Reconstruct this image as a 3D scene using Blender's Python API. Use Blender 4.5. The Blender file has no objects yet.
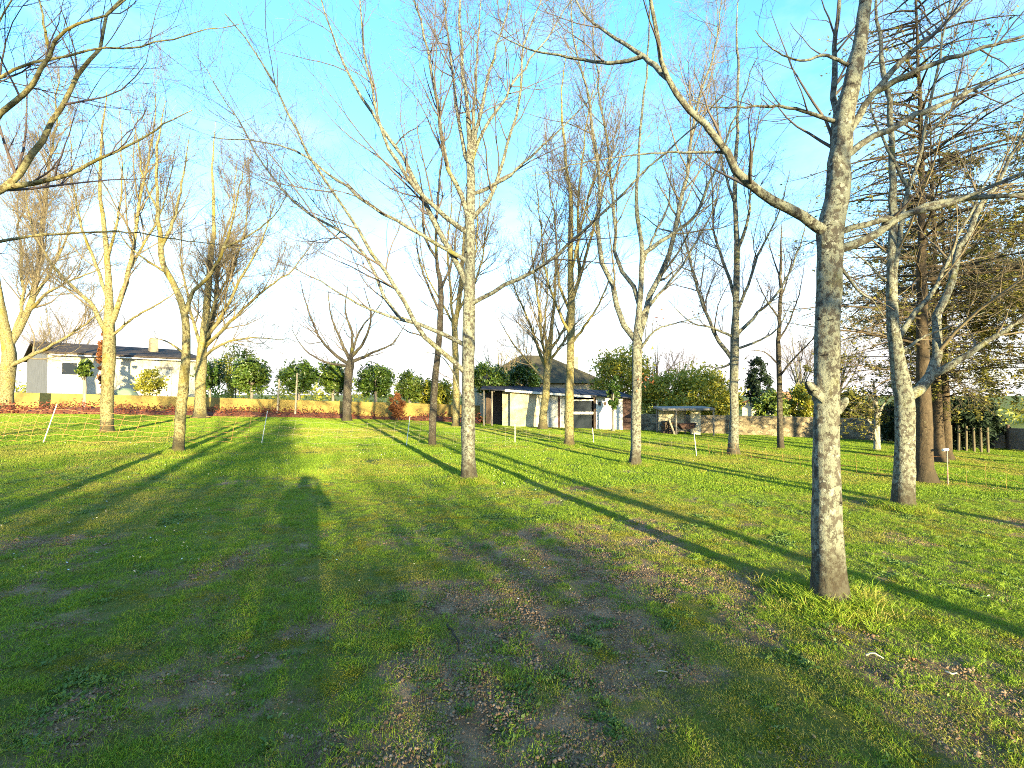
import bpy, math, random
import numpy as np
from mathutils import Vector

scene = bpy.context.scene
COL = scene.collection
R = math.radians

# ------------------------------------------------------------------ camera, sky, sun, exposure
F_PX, CX, CY = 500.0, 512.0, 384.0
CAM_H, PITCH = 1.6, math.atan(11.0 / 500.0)
cam_d = bpy.data.cameras.new('camera')
cam = bpy.data.objects.new('camera', cam_d)
COL.objects.link(cam)
cam.location = (0, 0, CAM_H)
cam.rotation_euler = (math.pi / 2 + PITCH, 0, 0)
cam_d.sensor_width = 36.0
cam_d.lens = 36.0 * F_PX / 1024.0
cam_d.clip_start, cam_d.clip_end = 0.05, 6000
scene.camera = cam

SUN_EL, SUN_AZ = R(8.7), R(158.4)          # azimuth clockwise from +Y
world = bpy.data.worlds.new('World')
scene.world = world
world.use_nodes = True
wn, wl = world.node_tree.nodes, world.node_tree.links
sky = wn.new('ShaderNodeTexSky')
sky.sky_type = 'NISHITA'
sky.sun_disc = False
sky.sun_elevation, sky.sun_rotation = SUN_EL, SUN_AZ
sky.air_density, sky.dust_density, sky.ozone_density = 1.0, 0.6, 3.0
hs = wn.new('ShaderNodeHueSaturation')
hs.inputs['Saturation'].default_value = 1.12
hs.inputs['Hue'].default_value = 0.493
hs.inputs['Value'].default_value = 1.05
wl.new(sky.outputs[0], hs.inputs['Color'])
# thin high haze and wisps of cloud, thicker towards the horizon all the way round
tc = wn.new('ShaderNodeTexCoord')
sx = wn.new('ShaderNodeSeparateXYZ'); wl.new(tc.outputs['Generated'], sx.inputs[0])
mp = wn.new('ShaderNodeMapping'); mp.inputs['Scale'].default_value = (1.6, 1.6, 4.0)
wl.new(tc.outputs['Generated'], mp.inputs[0])
nz = wn.new('ShaderNodeTexNoise'); nz.inputs['Scale'].default_value = 2.2; nz.inputs['Detail'].default_value = 6
nz.inputs['Roughness'].default_value = 0.6
wl.new(mp.outputs[0], nz.inputs['Vector'])
el = wn.new('ShaderNodeMapRange'); el.inputs['From Min'].default_value = 0.0; el.inputs['From Max'].default_value = 0.42
el.inputs['To Min'].default_value = 1.0; el.inputs['To Max'].default_value = 0.0
el.interpolation_type = 'SMOOTHSTEP'
wl.new(sx.outputs['Z'], el.inputs['Value'])
ma = wn.new('ShaderNodeMath'); ma.operation = 'MULTIPLY_ADD'
ma.inputs[1].default_value = 1.3; ma.inputs[2].default_value = -0.65
wl.new(nz.outputs[0], ma.inputs[0])
ad = wn.new('ShaderNodeMath'); ad.operation = 'ADD'; ad.use_clamp = True
wl.new(ma.outputs[0], ad.inputs[0]); wl.new(el.outputs[0], ad.inputs[1])
mx = wn.new('ShaderNodeMix'); mx.data_type = 'RGBA'
mx.inputs[7].default_value = (1.6, 1.55, 1.55, 1)
wl.new(ad.outputs[0], mx.inputs[0]); wl.new(hs.outputs[0], mx.inputs[6])
wl.new(mx.outputs[2], wn['Background'].inputs[0])
wn['Background'].inputs[1].default_value = 0.15

sun_d = bpy.data.lights.new('sun', 'SUN')
sun_d.energy, sun_d.angle, sun_d.color = 3.7, R(0.6), (1.0, 0.85, 0.47)
sun = bpy.data.objects.new('sun', sun_d)
COL.objects.link(sun)
SUN_DIR = Vector((math.sin(SUN_AZ) * math.cos(SUN_EL), math.cos(SUN_AZ) * math.cos(SUN_EL), math.sin(SUN_EL)))
sun.rotation_euler = (-SUN_DIR).to_track_quat('-Z', 'Y').to_euler()
sun.location = (20, -40, 30)

scene.view_settings.view_transform = 'Standard'
scene.view_settings.look = 'None'
scene.view_settings.exposure = 2.63
scene.view_settings.gamma = 1.0
scene.view_settings.use_curve_mapping = False
scene.cycles.use_denoising = False
scene.cycles.filter_width = 1.0
scene.cycles.denoising_input_passes = 'RGB_ALBEDO_NORMAL'
scene.cycles.denoising_prefilter = 'ACCURATE'
scene.cycles.max_bounces = 6
scene.cycles.transparent_max_bounces = 8
scene.cycles.use_light_tree = False

# ------------------------------------------------------------------ numeric helpers
RNG = np.random.default_rng(11)


def lattice(ix, iy, seed):
    h = (ix.astype(np.int64) * 374761393 + iy.astype(np.int64) * 668265263 + seed * 1442695041) & 0x7fffffff
    h = ((h ^ (h >> 13)) * 1274126177) & 0x7fffffff
    return ((h ^ (h >> 16)) & 0xffff) / 65535.0


def vnoise(x, y, seed=0):
    x, y = np.asarray(x, float), np.asarray(y, float)
    ix, iy = np.floor(x), np.floor(y)
    fx, fy = x - ix, y - iy
    fx, fy = fx * fx * (3 - 2 * fx), fy * fy * (3 - 2 * fy)
    a, b = lattice(ix, iy, seed), lattice(ix + 1, iy, seed)
    c, d = lattice(ix, iy + 1, seed), lattice(ix + 1, iy + 1, seed)
    return (a * (1 - fx) + b * fx) * (1 - fy) + (c * (1 - fx) + d * fx) * fy


def fbm(x, y, seed=0, octaves=4):
    s, amp, tot = 0.0, 1.0, 0.0
    for k in range(octaves):
        s = s + amp * vnoise(np.asarray(x) * 2 ** k, np.asarray(y) * 2 ** k, seed + k * 17)
        tot += amp
        amp *= 0.5
    return s / tot


def ground_z(x, y):
    """lawn falling gently to the right and away, levelling out far off"""
    x, y = np.asarray(x, float), np.asarray(y, float)
    g = -0.031 * 60 * np.tanh(x / 60) - 0.0105 * 60 * np.tanh(y / 60)
    g = g + 0.05 * (fbm(x * 0.35 + 3, y * 0.35, 5, 2) - 0.5) + 0.035 * (fbm(x * 1.7, y * 1.7, 9, 3) - 0.5)
    return g


def gz(x, y):
    return float(ground_z(x, y))


G00 = gz(0, 0)
cam.location.z = CAM_H + G00
FWD = np.array([0, math.cos(PITCH), math.sin(PITCH)])
UPV = np.array([0, -math.sin(PITCH), math.cos(PITCH)])


def at(px, py, depth):
    """the point that lies DEPTH metres into the scene along the line of sight through a photograph pixel"""
    d = FWD + np.array([1.0, 0, 0]) * (px - CX) / F_PX + UPV * (CY - py) / F_PX
    return np.array([0, 0, CAM_H + G00]) + d * depth / d[1]


def on_ground(px, py):
    lo, hi = 0.5, 90.0
    for _ in range(50):
        m = 0.5 * (lo + hi)
        p = at(px, py, m)
        if p[2] > gz(p[0], p[1]):
            lo = m
        else:
            hi = m
    return at(px, py, lo)


def soil_mask(x, y):
    """worn, muddy ground along the path to the camera"""
    x, y = np.asarray(x, float), np.asarray(y, float)
    ax, ay, bx, by = 1.25, 5.7, -0.55, 1.6
    t = np.clip(((x - ax) * (bx - ax) + (y - ay) * (by - ay)) / ((bx - ax) ** 2 + (by - ay) ** 2), -0.05, 1.4)
    d = np.hypot(x - ax - t * (bx - ax), y - ay - t * (by - ay))
    w = np.exp(-(d / 1.25) ** 2)
    n = fbm(x * 1.6, y * 1.6, 31, 5)
    n2 = fbm(x * 5.5, y * 5.5, 77, 3)
    m = np.clip((w * 0.55 + n * 1.0 + n2 * 0.75 - 1.18) * 3.2, 0, 1)
    far = np.clip((fbm(x * 0.8, y * 0.8, 41, 4) - 0.66) * 7, 0, 0.7) * (y < 12)
    fore = np.clip((fbm(x * 2.3 + 5, y * 2.3, 131, 5) - 0.52) * 5.5, 0, 0.8) * np.clip((6.6 - y) / 2.2, 0, 1) * (0.35 + 0.65 * np.exp(-(x / 1.9) ** 2))
    return np.maximum(np.maximum(m, far), fore)


# ------------------------------------------------------------------ mesh helpers
def tubes(P, Rr, sides):
    """P (N,K,3), Rr (N,K): N tapering tubes -> vertices, quads"""
    N, K, _ = P.shape
    T = np.gradient(P, axis=1)
    T /= np.linalg.norm(T, axis=2, keepdims=True) + 1e-9
    mean = P[:, -1] - P[:, 0]
    mean /= np.linalg.norm(mean, axis=1, keepdims=True) + 1e-9
    ref = np.where(np.abs(mean[:, 2:3]) > 0.8, np.array([[1.0, 0, 0]]), np.array([[0, 0, 1.0]]))
    U = np.cross(T, ref[:, None, :])
    U /= np.linalg.norm(U, axis=2, keepdims=True) + 1e-9
    V = np.cross(T, U)
    a = np.arange(sides) * 2 * math.pi / sides
    ring = (U[:, :, None, :] * np.cos(a)[None, None, :, None] + V[:, :, None, :] * np.sin(a)[None, None, :, None])
    vert = P[:, :, None, :] + ring * (Rr[:, :, None, None] if Rr.ndim == 2 else Rr[..., None])
    vert = vert.reshape(-1, 3)
    base = (np.arange(N) * K * sides)[:, None, None] + (np.arange(K - 1) * sides)[None, :, None]
    s = np.arange(sides)[None, None, :]
    s2 = (s + 1) % sides
    q = np.stack([base + s, base + s2, base + sides + s2, base + sides + s], axis=-1).reshape(-1, 4)
    return vert, q


def mesh_np(name, verts, faces, mat, smooth=True):
    """faces: one (M,3) or (M,4) array"""
    me = bpy.data.meshes.new(name)
    faces = np.asarray(faces, np.int32)
    n, k = faces.shape
    me.vertices.add(len(verts))
    me.vertices.foreach_set('co', np.ascontiguousarray(verts, np.float32).ravel())
    me.loops.add(n * k)
    me.loops.foreach_set('vertex_index', faces.ravel())
    me.polygons.add(n)
    me.polygons.foreach_set('loop_start', np.arange(n, dtype=np.int32) * k)
    me.polygons.foreach_set('loop_total', np.full(n, k, np.int32))
    if smooth:
        me.polygons.foreach_set('use_smooth', np.ones(n, bool))
    me.update(calc_edges=True)
    me.validate()
    if mat:
        me.materials.append(mat)
    return me


def link(name, me, parent=None, loc=(0, 0, 0)):
    o = bpy.data.objects.new(name, me)
    COL.objects.link(o)
    o.location = loc
    if parent is not None:
        o.parent = parent
    return o


def tag(o, label, cat, group=None):
    o['label'], o['category'] = label, cat
    if group:
        o['group'] = group
    return o


def thing(name, label, cat, loc, rz=0, group=None):
    o = link(name, None, None, tuple(float(v) for v in loc))
    o.rotation_euler = (0, 0, rz)
    o.empty_display_size = 0.2
    return tag(o, label, cat, group)


class MB:
    """collects boxes, prisms and bars into one mesh"""
    def __init__(self):
        self.v, self.f = [], []

    def box(self, x0, x1, y0, y1, z0, z1):
        b = len(self.v)
        self.v += [(x0, y0, z0), (x1, y0, z0), (x1, y1, z0), (x0, y1, z0), (x0, y0, z1), (x1, y0, z1), (x1, y1, z1), (x0, y1, z1)]
        self.f += [tuple(b + i for i in q) for q in ((0, 3, 2, 1), (4, 5, 6, 7), (0, 1, 5, 4), (1, 2, 6, 5), (2, 3, 7, 6), (3, 0, 4, 7))]
        return self

    def hexa(self, pts):
        """eight corners in the order of box()"""
        b = len(self.v)
        self.v += [tuple(float(c) for c in p) for p in pts]
        self.f += [tuple(b + i for i in q) for q in ((0, 3, 2, 1), (4, 5, 6, 7), (0, 1, 5, 4), (1, 2, 6, 5), (2, 3, 7, 6), (3, 0, 4, 7))]
        return self

    def poly(self, pts, faces):
        b = len(self.v)
        self.v += [tuple(float(c) for c in p) for p in pts]
        self.f += [tuple(b + i for i in q) for q in faces]
        return self

    def bar(self, p, q, r, sides=6, r2=None):
        p, q = np.array(p, float), np.array(q, float)
        P = np.stack([p, p + (q - p) * .5, q])[None]
        r2 = r if r2 is None else r2
        v, f = tubes(P, np.array([[r, (r + r2) / 2, r2]]), sides)
        b = len(self.v)
        self.v += [tuple(c) for c in v]
        self.f += [tuple(int(b + i) for i in k) for k in f]
        self.f += [tuple(b + i for i in range(sides)), tuple(b + 2 * sides + i for i in reversed(range(sides)))]
        return self

    def build(self, name, mat, parent=None, loc=(0, 0, 0), bevel=0):
        me = bpy.data.meshes.new(name)
        me.from_pydata(self.v, [], self.f)
        me.update()
        me.materials.append(mat)
        o = link(name, me, parent, loc)
        if bevel:
            m = o.modifiers.new('bevel', 'BEVEL')
            m.width, m.segments = bevel, 2
        return o


# ------------------------------------------------------------------ materials
def new_mat(name):
    m = bpy.data.materials.new(name)
    m.use_nodes = True
    nt = m.node_tree
    return m, nt.nodes, nt.links, nt.nodes['Principled BSDF']


def ramp(N, stops):
    r = N.new('ShaderNodeValToRGB')
    e = r.color_ramp.elements
    while len(e) > 1:
        e.remove(e[-1])
    e[0].position, e[0].color = stops[0][0], (*stops[0][1], 1)
    for p, c in stops[1:]:
        k = e.new(p)
        k.color = (*c, 1)
    return r


def noisy(name, c1, c2, scale=4.0, rough=0.85, bump=0.3, dist=0.02, stretch=(1, 1, 1), detail=6, spec=0.3):
    m, N, L, B = new_mat(name)
    t = N.new('ShaderNodeTexCoord')
    mp = N.new('ShaderNodeMapping')
    mp.inputs['Scale'].default_value = stretch
    L.new(t.outputs['Object'], mp.inputs[0])
    n = N.new('ShaderNodeTexNoise')
    n.inputs['Scale'].default_value, n.inputs['Detail'].default_value = scale, detail
    n.inputs['Roughness'].default_value = 0.65
    L.new(mp.outputs[0], n.inputs['Vector'])
    r = ramp(N, [(0.3, c1), (0.7, c2)])
    L.new(n.outputs[0], r.inputs[0])
    L.new(r.outputs[0], B.inputs['Base Color'])
    B.inputs['Roughness'].default_value = rough
    B.inputs['Specular IOR Level'].default_value = spec
    b = N.new('ShaderNodeBump')
    b.inputs['Strength'].default_value, b.inputs['Distance'].default_value = bump, dist
    L.new(n.outputs[0], b.inputs['Height'])
    L.new(b.outputs[0], B.inputs['Normal'])
    return m


def bark(name, dark, mid, lichen, lichen_cut=0.5, spot=True, foot=True, moss=(0.16, 0.15, 0.03), moss_cut=0.62):
    m, N, L, B = new_mat(name)
    t = N.new('ShaderNodeTexCoord')

    def noise(scale, detail, st=(1, 1, 1), rough=0.6):
        mp = N.new('ShaderNodeMapping')
        mp.inputs['Scale'].default_value = st
        L.new(t.outputs['Object'], mp.inputs[0])
        n = N.new('ShaderNodeTexNoise')
        n.inputs['Scale'].default_value, n.inputs['Detail'].default_value = scale, detail
        n.inputs['Roughness'].default_value = rough
        L.new(mp.outputs[0], n.inputs['Vector'])
        return n

    def mix(fac, a, col):
        x = N.new('ShaderNodeMix')
        x.data_type = 'RGBA'
        L.new(fac, x.inputs[0])
        L.new(a, x.inputs[6])
        x.inputs[7].default_value = (*col, 1)
        return x.outputs[2]

    def step(src, a, b):
        r = N.new('ShaderNodeMapRange')
        r.interpolation_type = 'SMOOTHSTEP'
        r.inputs['From Min'].default_value, r.inputs['From Max'].default_value = a, b
        L.new(src, r.inputs['Value'])
        return r.outputs[0]
    n0 = noise(9, 8, (1, 1, 0.5))
    r0 = ramp(N, [(0.28, dark), (0.68, mid)])
    L.new(n0.outputs[0], r0.inputs[0])
    c = r0.outputs[0]
    n1 = noise(19, 10, (1, 1, 0.8), 0.75)                    # grey lichen crust in patches
    c = mix(step(n1.outputs[0], lichen_cut - 0.03, lichen_cut + 0.05), c, lichen)
    n2 = noise(2.2, 5, (1, 1, 0.6))                       # moss and golden lichen
    c = mix(step(n2.outputs[0], moss_cut - 0.05, moss_cut + 0.12), c, moss)
    n3 = noise(14, 4, (0.7, 0.7, 2.2))                    # dark scars and cracks
    c = mix(step(n3.outputs[0], 0.62, 0.68), c, tuple(v * 0.35 for v in dark))
    if spot:
        v = N.new('ShaderNodeTexVoronoi')
        v.inputs['Scale'].default_value = 19
        wob = noise(22, 4)
        wv = N.new('ShaderNodeVectorMath'); wv.operation = 'SCALE'; wv.inputs['Scale'].default_value = 0.07
        L.new(wob.outputs['Color'], wv.inputs[0])
        wa = N.new('ShaderNodeVectorMath'); wa.operation = 'ADD'
        L.new(t.outputs['Object'], wa.inputs[0]); L.new(wv.outputs[0], wa.inputs[1])
        L.new(wa.outputs[0], v.inputs['Vector'])
        lt = N.new('ShaderNodeMath'); lt.operation = 'LESS_THAN'; lt.inputs[1].default_value = 0.3
        L.new(v.outputs['Distance'], lt.inputs[0])
        mu = N.new('ShaderNodeMath'); mu.operation = 'MULTIPLY'
        L.new(lt.outputs[0], mu.inputs[0])
        n4 = noise(5, 3)
        L.new(step(n4.outputs[0], 0.5, 0.56), mu.inputs[1])
        c = mix(mu.outputs[0], c, (0.26, 0.26, 0.215))
    if foot:                                              # damp, blackened foot of the trunk
        s = N.new('ShaderNodeSeparateXYZ')
        L.new(t.outputs['Object'], s.inputs[0])
        a = N.new('ShaderNodeMath'); a.operation = 'MULTIPLY_ADD'; a.inputs[1].default_value = 0.9
        nn = noise(7, 6)
        L.new(nn.outputs[0], a.inputs[0]); L.new(s.outputs['Z'], a.inputs[2])
        r = N.new('ShaderNodeMapRange'); r.inputs['From Min'].default_value = 0.68; r.inputs['From Max'].default_value = 1.0
        r.inputs['To Min'].default_value, r.inputs['To Max'].default_value = 0.8, 0.0
        L.new(a.outputs[0], r.inputs['Value'])
        c = mix(r.outputs[0], c, (0.045, 0.036, 0.024))
    L.new(c, B.inputs['Base Color'])
    B.inputs['Roughness'].default_value = 0.92
    B.inputs['Specular IOR Level'].default_value = 0.15
    b = N.new('ShaderNodeBump')
    b.inputs['Strength'].default_value, b.inputs['Distance'].default_value = 0.9, 0.025
    sm = N.new('ShaderNodeMath'); sm.operation = 'ADD'
    L.new(n0.outputs[0], sm.inputs[0]); L.new(n1.outputs[0], sm.inputs[1])
    L.new(sm.outputs[0], b.inputs['Height'])
    L.new(b.outputs[0], B.inputs['Normal'])
    return m


def leafy(name, stops, rough=0.5, trans=0.3, spec=0.4):
    """leaf material: colour varies leaf by leaf and clump by clump"""
    m, N, L, B = new_mat(name)
    g = N.new('ShaderNodeNewGeometry')
    r = ramp(N, stops)
    oi = N.new('ShaderNodeObjectInfo')
    a = N.new('ShaderNodeMath'); a.operation = 'MULTIPLY_ADD'; a.inputs[1].default_value = 0.55
    mu = N.new('ShaderNodeMath'); mu.operation = 'MULTIPLY'; mu.inputs[1].default_value = 0.45
    L.new(oi.outputs['Random'], mu.inputs[0])
    L.new(g.outputs['Random Per Island'], a.inputs[0]); L.new(mu.outputs[0], a.inputs[2])
    L.new(a.outputs[0], r.inputs[0])
    L.new(r.outputs[0], B.inputs['Base Color'])
    B.inputs['Roughness'].default_value = rough
    B.inputs['Specular IOR Level'].default_value = spec
    tr = N.new('ShaderNodeBsdfTranslucent')
    L.new(r.outputs[0], tr.inputs[0])
    ms = N.new('ShaderNodeMixShader'); ms.inputs[0].default_value = trans
    L.new(B.outputs[0], ms.inputs[1]); L.new(tr.outputs[0], ms.inputs[2])
    L.new(ms.outputs[0], N['Material Output'].inputs[0])
    return m


M = {}
M['bark'] = bark('lichened_bark', (0.036, 0.031, 0.025), (0.10, 0.087, 0.068), (0.18, 0.183, 0.14), 0.485)
M['bark_gold'] = bark('golden_lichen_bark', (0.05, 0.036, 0.02), (0.15, 0.118, 0.052), (0.23, 0.205, 0.10), 0.48, spot=False, moss=(0.18, 0.14, 0.03), moss_cut=0.56)
M['bark_dark'] = bark('dark_bark', (0.028, 0.022, 0.017), (0.075, 0.06, 0.046), (0.12, 0.115, 0.085), 0.54, spot=False)
M['bark_red'] = bark('conifer_bark', (0.04, 0.03, 0.02), (0.10, 0.072, 0.045), (0.14, 0.12, 0.075), 0.6, spot=False, moss_cut=0.75)
M['bark_pale'] = bark('pale_bark', (0.12, 0.105, 0.08), (0.26, 0.235, 0.185), (0.34, 0.32, 0.26), 0.48, spot=False, foot=False)
M['twig'] = noisy('twig_bark', (0.06, 0.046, 0.04), (0.14, 0.108, 0.088), 5, 0.8, 0.1)
M['twig_gold'] = noisy('golden_twig_bark', (0.085, 0.064, 0.042), (0.20, 0.158, 0.095), 5, 0.8, 0.1)
M['twig_dark'] = noisy('dark_twig_bark', (0.05, 0.035, 0.035), (0.12, 0.085, 0.075), 5, 0.8, 0.1)
M['evergreen'] = leafy('evergreen_leaves', [(0, (0.02, 0.05, 0.009)), (0.5, (0.07, 0.12, 0.017)), (1, (0.17, 0.20, 0.03))], 0.35, 0.2, 0.5)
M['yellow_shrub'] = leafy('yellow_green_leaves', [(0, (0.12, 0.14, 0.014)), (0.5, (0.27, 0.265, 0.024)), (1, (0.42, 0.36, 0.045))], 0.5, 0.3)
M['olive_needles'] = leafy('olive_needles', [(0, (0.05, 0.055, 0.012)), (0.5, (0.14, 0.135, 0.025)), (1, (0.28, 0.23, 0.05))], 0.7, 0.2, 0.2)
M['dark_needles'] = leafy('dark_needles', [(0, (0.008, 0.016, 0.008)), (0.6, (0.02, 0.035, 0.014)), (1, (0.04, 0.055, 0.02))], 0.7, 0.15, 0.2)
M['rust_leaves'] = leafy('rusty_leaves', [(0, (0.10, 0.035, 0.015)), (0.5, (0.22, 0.08, 0.03)), (1, (0.32, 0.15, 0.06))], 0.8, 0.2, 0.2)
M['litter'] = leafy('leaf_mulch', [(0, (0.06, 0.018, 0.012)), (0.5, (0.17, 0.05, 0.03)), (1, (0.30, 0.12, 0.06))], 0.85, 0.1, 0.15)
M['grass'] = leafy('grass_blades', [(0, (0.085, 0.165, 0.016)), (0.5, (0.185, 0.285, 0.02)), (1, (0.34, 0.40, 0.032))], 0.55, 0.35, 0.25)
M['grass_yellow'] = leafy('yellowed_grass', [(0, (0.17, 0.19, 0.022)), (0.6, (0.29, 0.29, 0.04)), (1, (0.38, 0.31, 0.10))], 0.6, 0.3, 0.25)
M['weed'] = leafy('weed_leaves', [(0, (0.055, 0.11, 0.018)), (1, (0.13, 0.20, 0.035))], 0.5, 0.25, 0.3)
M['moss'] = leafy('lawn_moss', [(0, (0.10, 0.12, 0.012)), (0.5, (0.20, 0.21, 0.018)), (1, (0.34, 0.30, 0.03))], 0.7, 0.25, 0.15)
M['straw'] = leafy('dry_straw', [(0, (0.10, 0.08, 0.04)), (0.5, (0.18, 0.145, 0.075)), (1, (0.28, 0.23, 0.13))], 0.8, 0.15, 0.2)
M['petal'] = noisy('daisy_petals', (0.75, 0.75, 0.72), (0.82, 0.82, 0.8), 5, 0.7, 0)
M['pale_wood'] = noisy('weathered_wood', (0.24, 0.20, 0.14), (0.42, 0.36, 0.26), 3, 0.85, 0.3, 0.01, (8, 8, 0.6))
M['old_wood'] = noisy('old_grey_wood', (0.13, 0.11, 0.09), (0.27, 0.24, 0.2), 3, 0.9, 0.3, 0.01, (8, 8, 0.6))
M['stake'] = noisy('mossy_stake_wood', (0.07, 0.058, 0.036), (0.15, 0.125, 0.08), 3, 0.9, 0.3, 0.01, (8, 8, 0.6))
M['dark_wood'] = noisy('dark_wood', (0.045, 0.03, 0.022), (0.10, 0.07, 0.05), 3, 0.9, 0.3, 0.01, (8, 8, 0.6))
M['red_wood'] = noisy('red_brown_boards', (0.05, 0.028, 0.022), (0.10, 0.052, 0.04), 3, 0.8, 0.3, 0.01, (8, 8, 0.6))
M['white_paint'] = noisy('white_paint', (0.56, 0.53, 0.47), (0.70, 0.67, 0.61), 3, 0.55, 0.05)
M['white_wall'] = noisy('white_render', (0.36, 0.32, 0.24), (0.54, 0.49, 0.39), 1.2, 0.9, 0.15)
M['grey_wall'] = noisy('grey_render', (0.11, 0.11, 0.115), (0.17, 0.17, 0.18), 1.5, 0.9, 0.15)
M['yellow_wall'] = noisy('ochre_render', (0.09, 0.07, 0.025), (0.38, 0.27, 0.07), 0.9, 0.92, 0.3, 0.03, detail=9)
M['tan_panel'] = noisy('tan_panel', (0.36, 0.29, 0.18), (0.52, 0.44, 0.29), 2, 0.85, 0.15)
M['cream_panel'] = noisy('cream_panel', (0.60, 0.52, 0.34), (0.74, 0.66, 0.47), 2, 0.8, 0.1)
M['grey_sheet'] = noisy('grey_sheet', (0.28, 0.29, 0.27), (0.42, 0.42, 0.39), 2.5, 0.5, 0.1)
M['slate'] = noisy('slate_roof', (0.02, 0.02, 0.026), (0.05, 0.05, 0.06), 3, 0.85, 0.3, 0.02, (1, 1, 1), spec=0.12)
M['mossy_slate'] = noisy('mossy_slate_roof', (0.028, 0.027, 0.026), (0.10, 0.085, 0.045), 1.2, 0.95, 0.4, 0.03, spec=0.08)
M['old_tile'] = noisy('old_roof_tiles', (0.035, 0.027, 0.024), (0.085, 0.066, 0.055), 2.5, 0.95, 0.4, 0.03, spec=0.08)
M['orange_tile'] = noisy('orange_roof_tiles', (0.36, 0.13, 0.05), (0.5, 0.22, 0.09), 2.5, 0.85, 0.4, 0.03)
M['hill_stone'] = noisy('ochre_stone', (0.2, 0.16, 0.10), (0.36, 0.29, 0.19), 3, 0.9, 0.4, 0.03)
M['plastic_white'] = noisy('white_plastic', (0.7, 0.69, 0.66), (0.8, 0.79, 0.77), 6, 0.45, 0.03)
M['pink_plastic'] = noisy('faded_pink_post', (0.36, 0.20, 0.17), (0.46, 0.27, 0.23), 6, 0.55, 0.03)
M['net'] = noisy('orange_netting', (0.42, 0.19, 0.07), (0.58, 0.30, 0.13), 8, 0.6, 0.03)
M['coat'] = noisy('dark_coat', (0.02, 0.022, 0.03), (0.04, 0.042, 0.055), 8, 0.9, 0.2)
M['black'] = noisy('black_plastic', (0.01, 0.01, 0.011), (0.02, 0.02, 0.022), 5, 0.4, 0.02)
M['tarp'] = noisy('green_tarp', (0.10, 0.14, 0.10), (0.18, 0.22, 0.16), 3, 0.6, 0.3)
M['chip'] = noisy('pale_chip', (0.3, 0.26, 0.2), (0.46, 0.42, 0.35), 9, 0.8, 0.2)

gm, N_, L_, B_ = new_mat('window_glass')
B_.inputs['Base Color'].default_value = (0.02, 0.025, 0.035, 1)
B_.inputs['Roughness'].default_value = 0.08
M['glass'] = gm

# stone wall: coursed rubble as relief and colour (stones are a few pixels each)
m, N, L, B = new_mat('rubble_stone')
t = N.new('ShaderNodeTexCoord')
mp = N.new('ShaderNodeMapping'); mp.inputs['Scale'].default_value = (3.2, 3.2, 6.5)
L.new(t.outputs['Object'], mp.inputs[0])
v = N.new('ShaderNodeTexVoronoi'); v.inputs['Scale'].default_value = 1.0
L.new(mp.outputs[0], v.inputs['Vector'])
ve = N.new('ShaderNodeTexVoronoi'); ve.feature = 'DISTANCE_TO_EDGE'; L.new(mp.outputs[0], ve.inputs['Vector'])
ns = N.new('ShaderNodeSeparateColor'); L.new(v.outputs['Color'], ns.inputs[0])
r = ramp(N, [(0, (0.13, 0.10, 0.06)), (0.5, (0.26, 0.20, 0.12)), (1, (0.40, 0.32, 0.20))])
L.new(ns.outputs[0], r.inputs[0])
jr = N.new('ShaderNodeMapRange'); jr.inputs['From Max'].default_value = 0.09; L.new(ve.outputs['Distance'], jr.inputs['Value'])
x = N.new('ShaderNodeMix'); x.data_type = 'RGBA'; x.inputs[6].default_value = (0.10, 0.085, 0.06, 1)
L.new(jr.outputs[0], x.inputs[0]); L.new(r.outputs[0], x.inputs[7])
L.new(x.outputs[2], B.inputs['Base Color'])
bp = N.new('ShaderNodeBump'); bp.inputs['Strength'].default_value = 0.8; bp.inputs['Distance'].default_value = 0.05
L.new(jr.outputs[0], bp.inputs['Height']); L.new(bp.outputs[0], B.inputs['Normal'])
B.inputs['Roughness'].default_value = 0.9
M['rubble'] = m

# ------------------------------------------------------------------ ground
def graded(c, k, n, lim):
    t = np.linspace(-math.asinh((lim + c) / k), math.asinh((lim - c) / k), n)
    return c + k * np.sinh(t)


gx, gy = graded(0.0, 3.5, 280, 2500), graded(3.5, 3.5, 280, 2500)
GX, GY = np.meshgrid(gx, gy)
GZ = ground_z(GX, GY)
GS = soil_mask(GX, GY)
near = np.exp(-(np.hypot(GX, GY - 3) / 9) ** 2)
GZ = GZ + near * (fbm(GX * 6, GY * 6, 3, 3) - 0.5) * 0.03 - GS * near * 0.015
nxv = len(gx)
idx = np.arange(nxv * len(gy)).reshape(len(gy), nxv)
quads = np.stack([idx[:-1, :-1], idx[:-1, 1:], idx[1:, 1:], idx[1:, :-1]], -1).reshape(-1, 4)

m, N, L, B = new_mat('lawn_soil')
geo = N.new('ShaderNodeNewGeometry')
at_ = N.new('ShaderNodeAttribute'); at_.attribute_name = 'soil'


def gnoise(scale, detail, rough=0.6):
    n = N.new('ShaderNodeTexNoise')
    n.inputs['Scale'].default_value, n.inputs['Detail'].default_value = scale, detail
    n.inputs['Roughness'].default_value = rough
    L.new(geo.outputs['Position'], n.inputs['Vector'])
    return n


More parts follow.
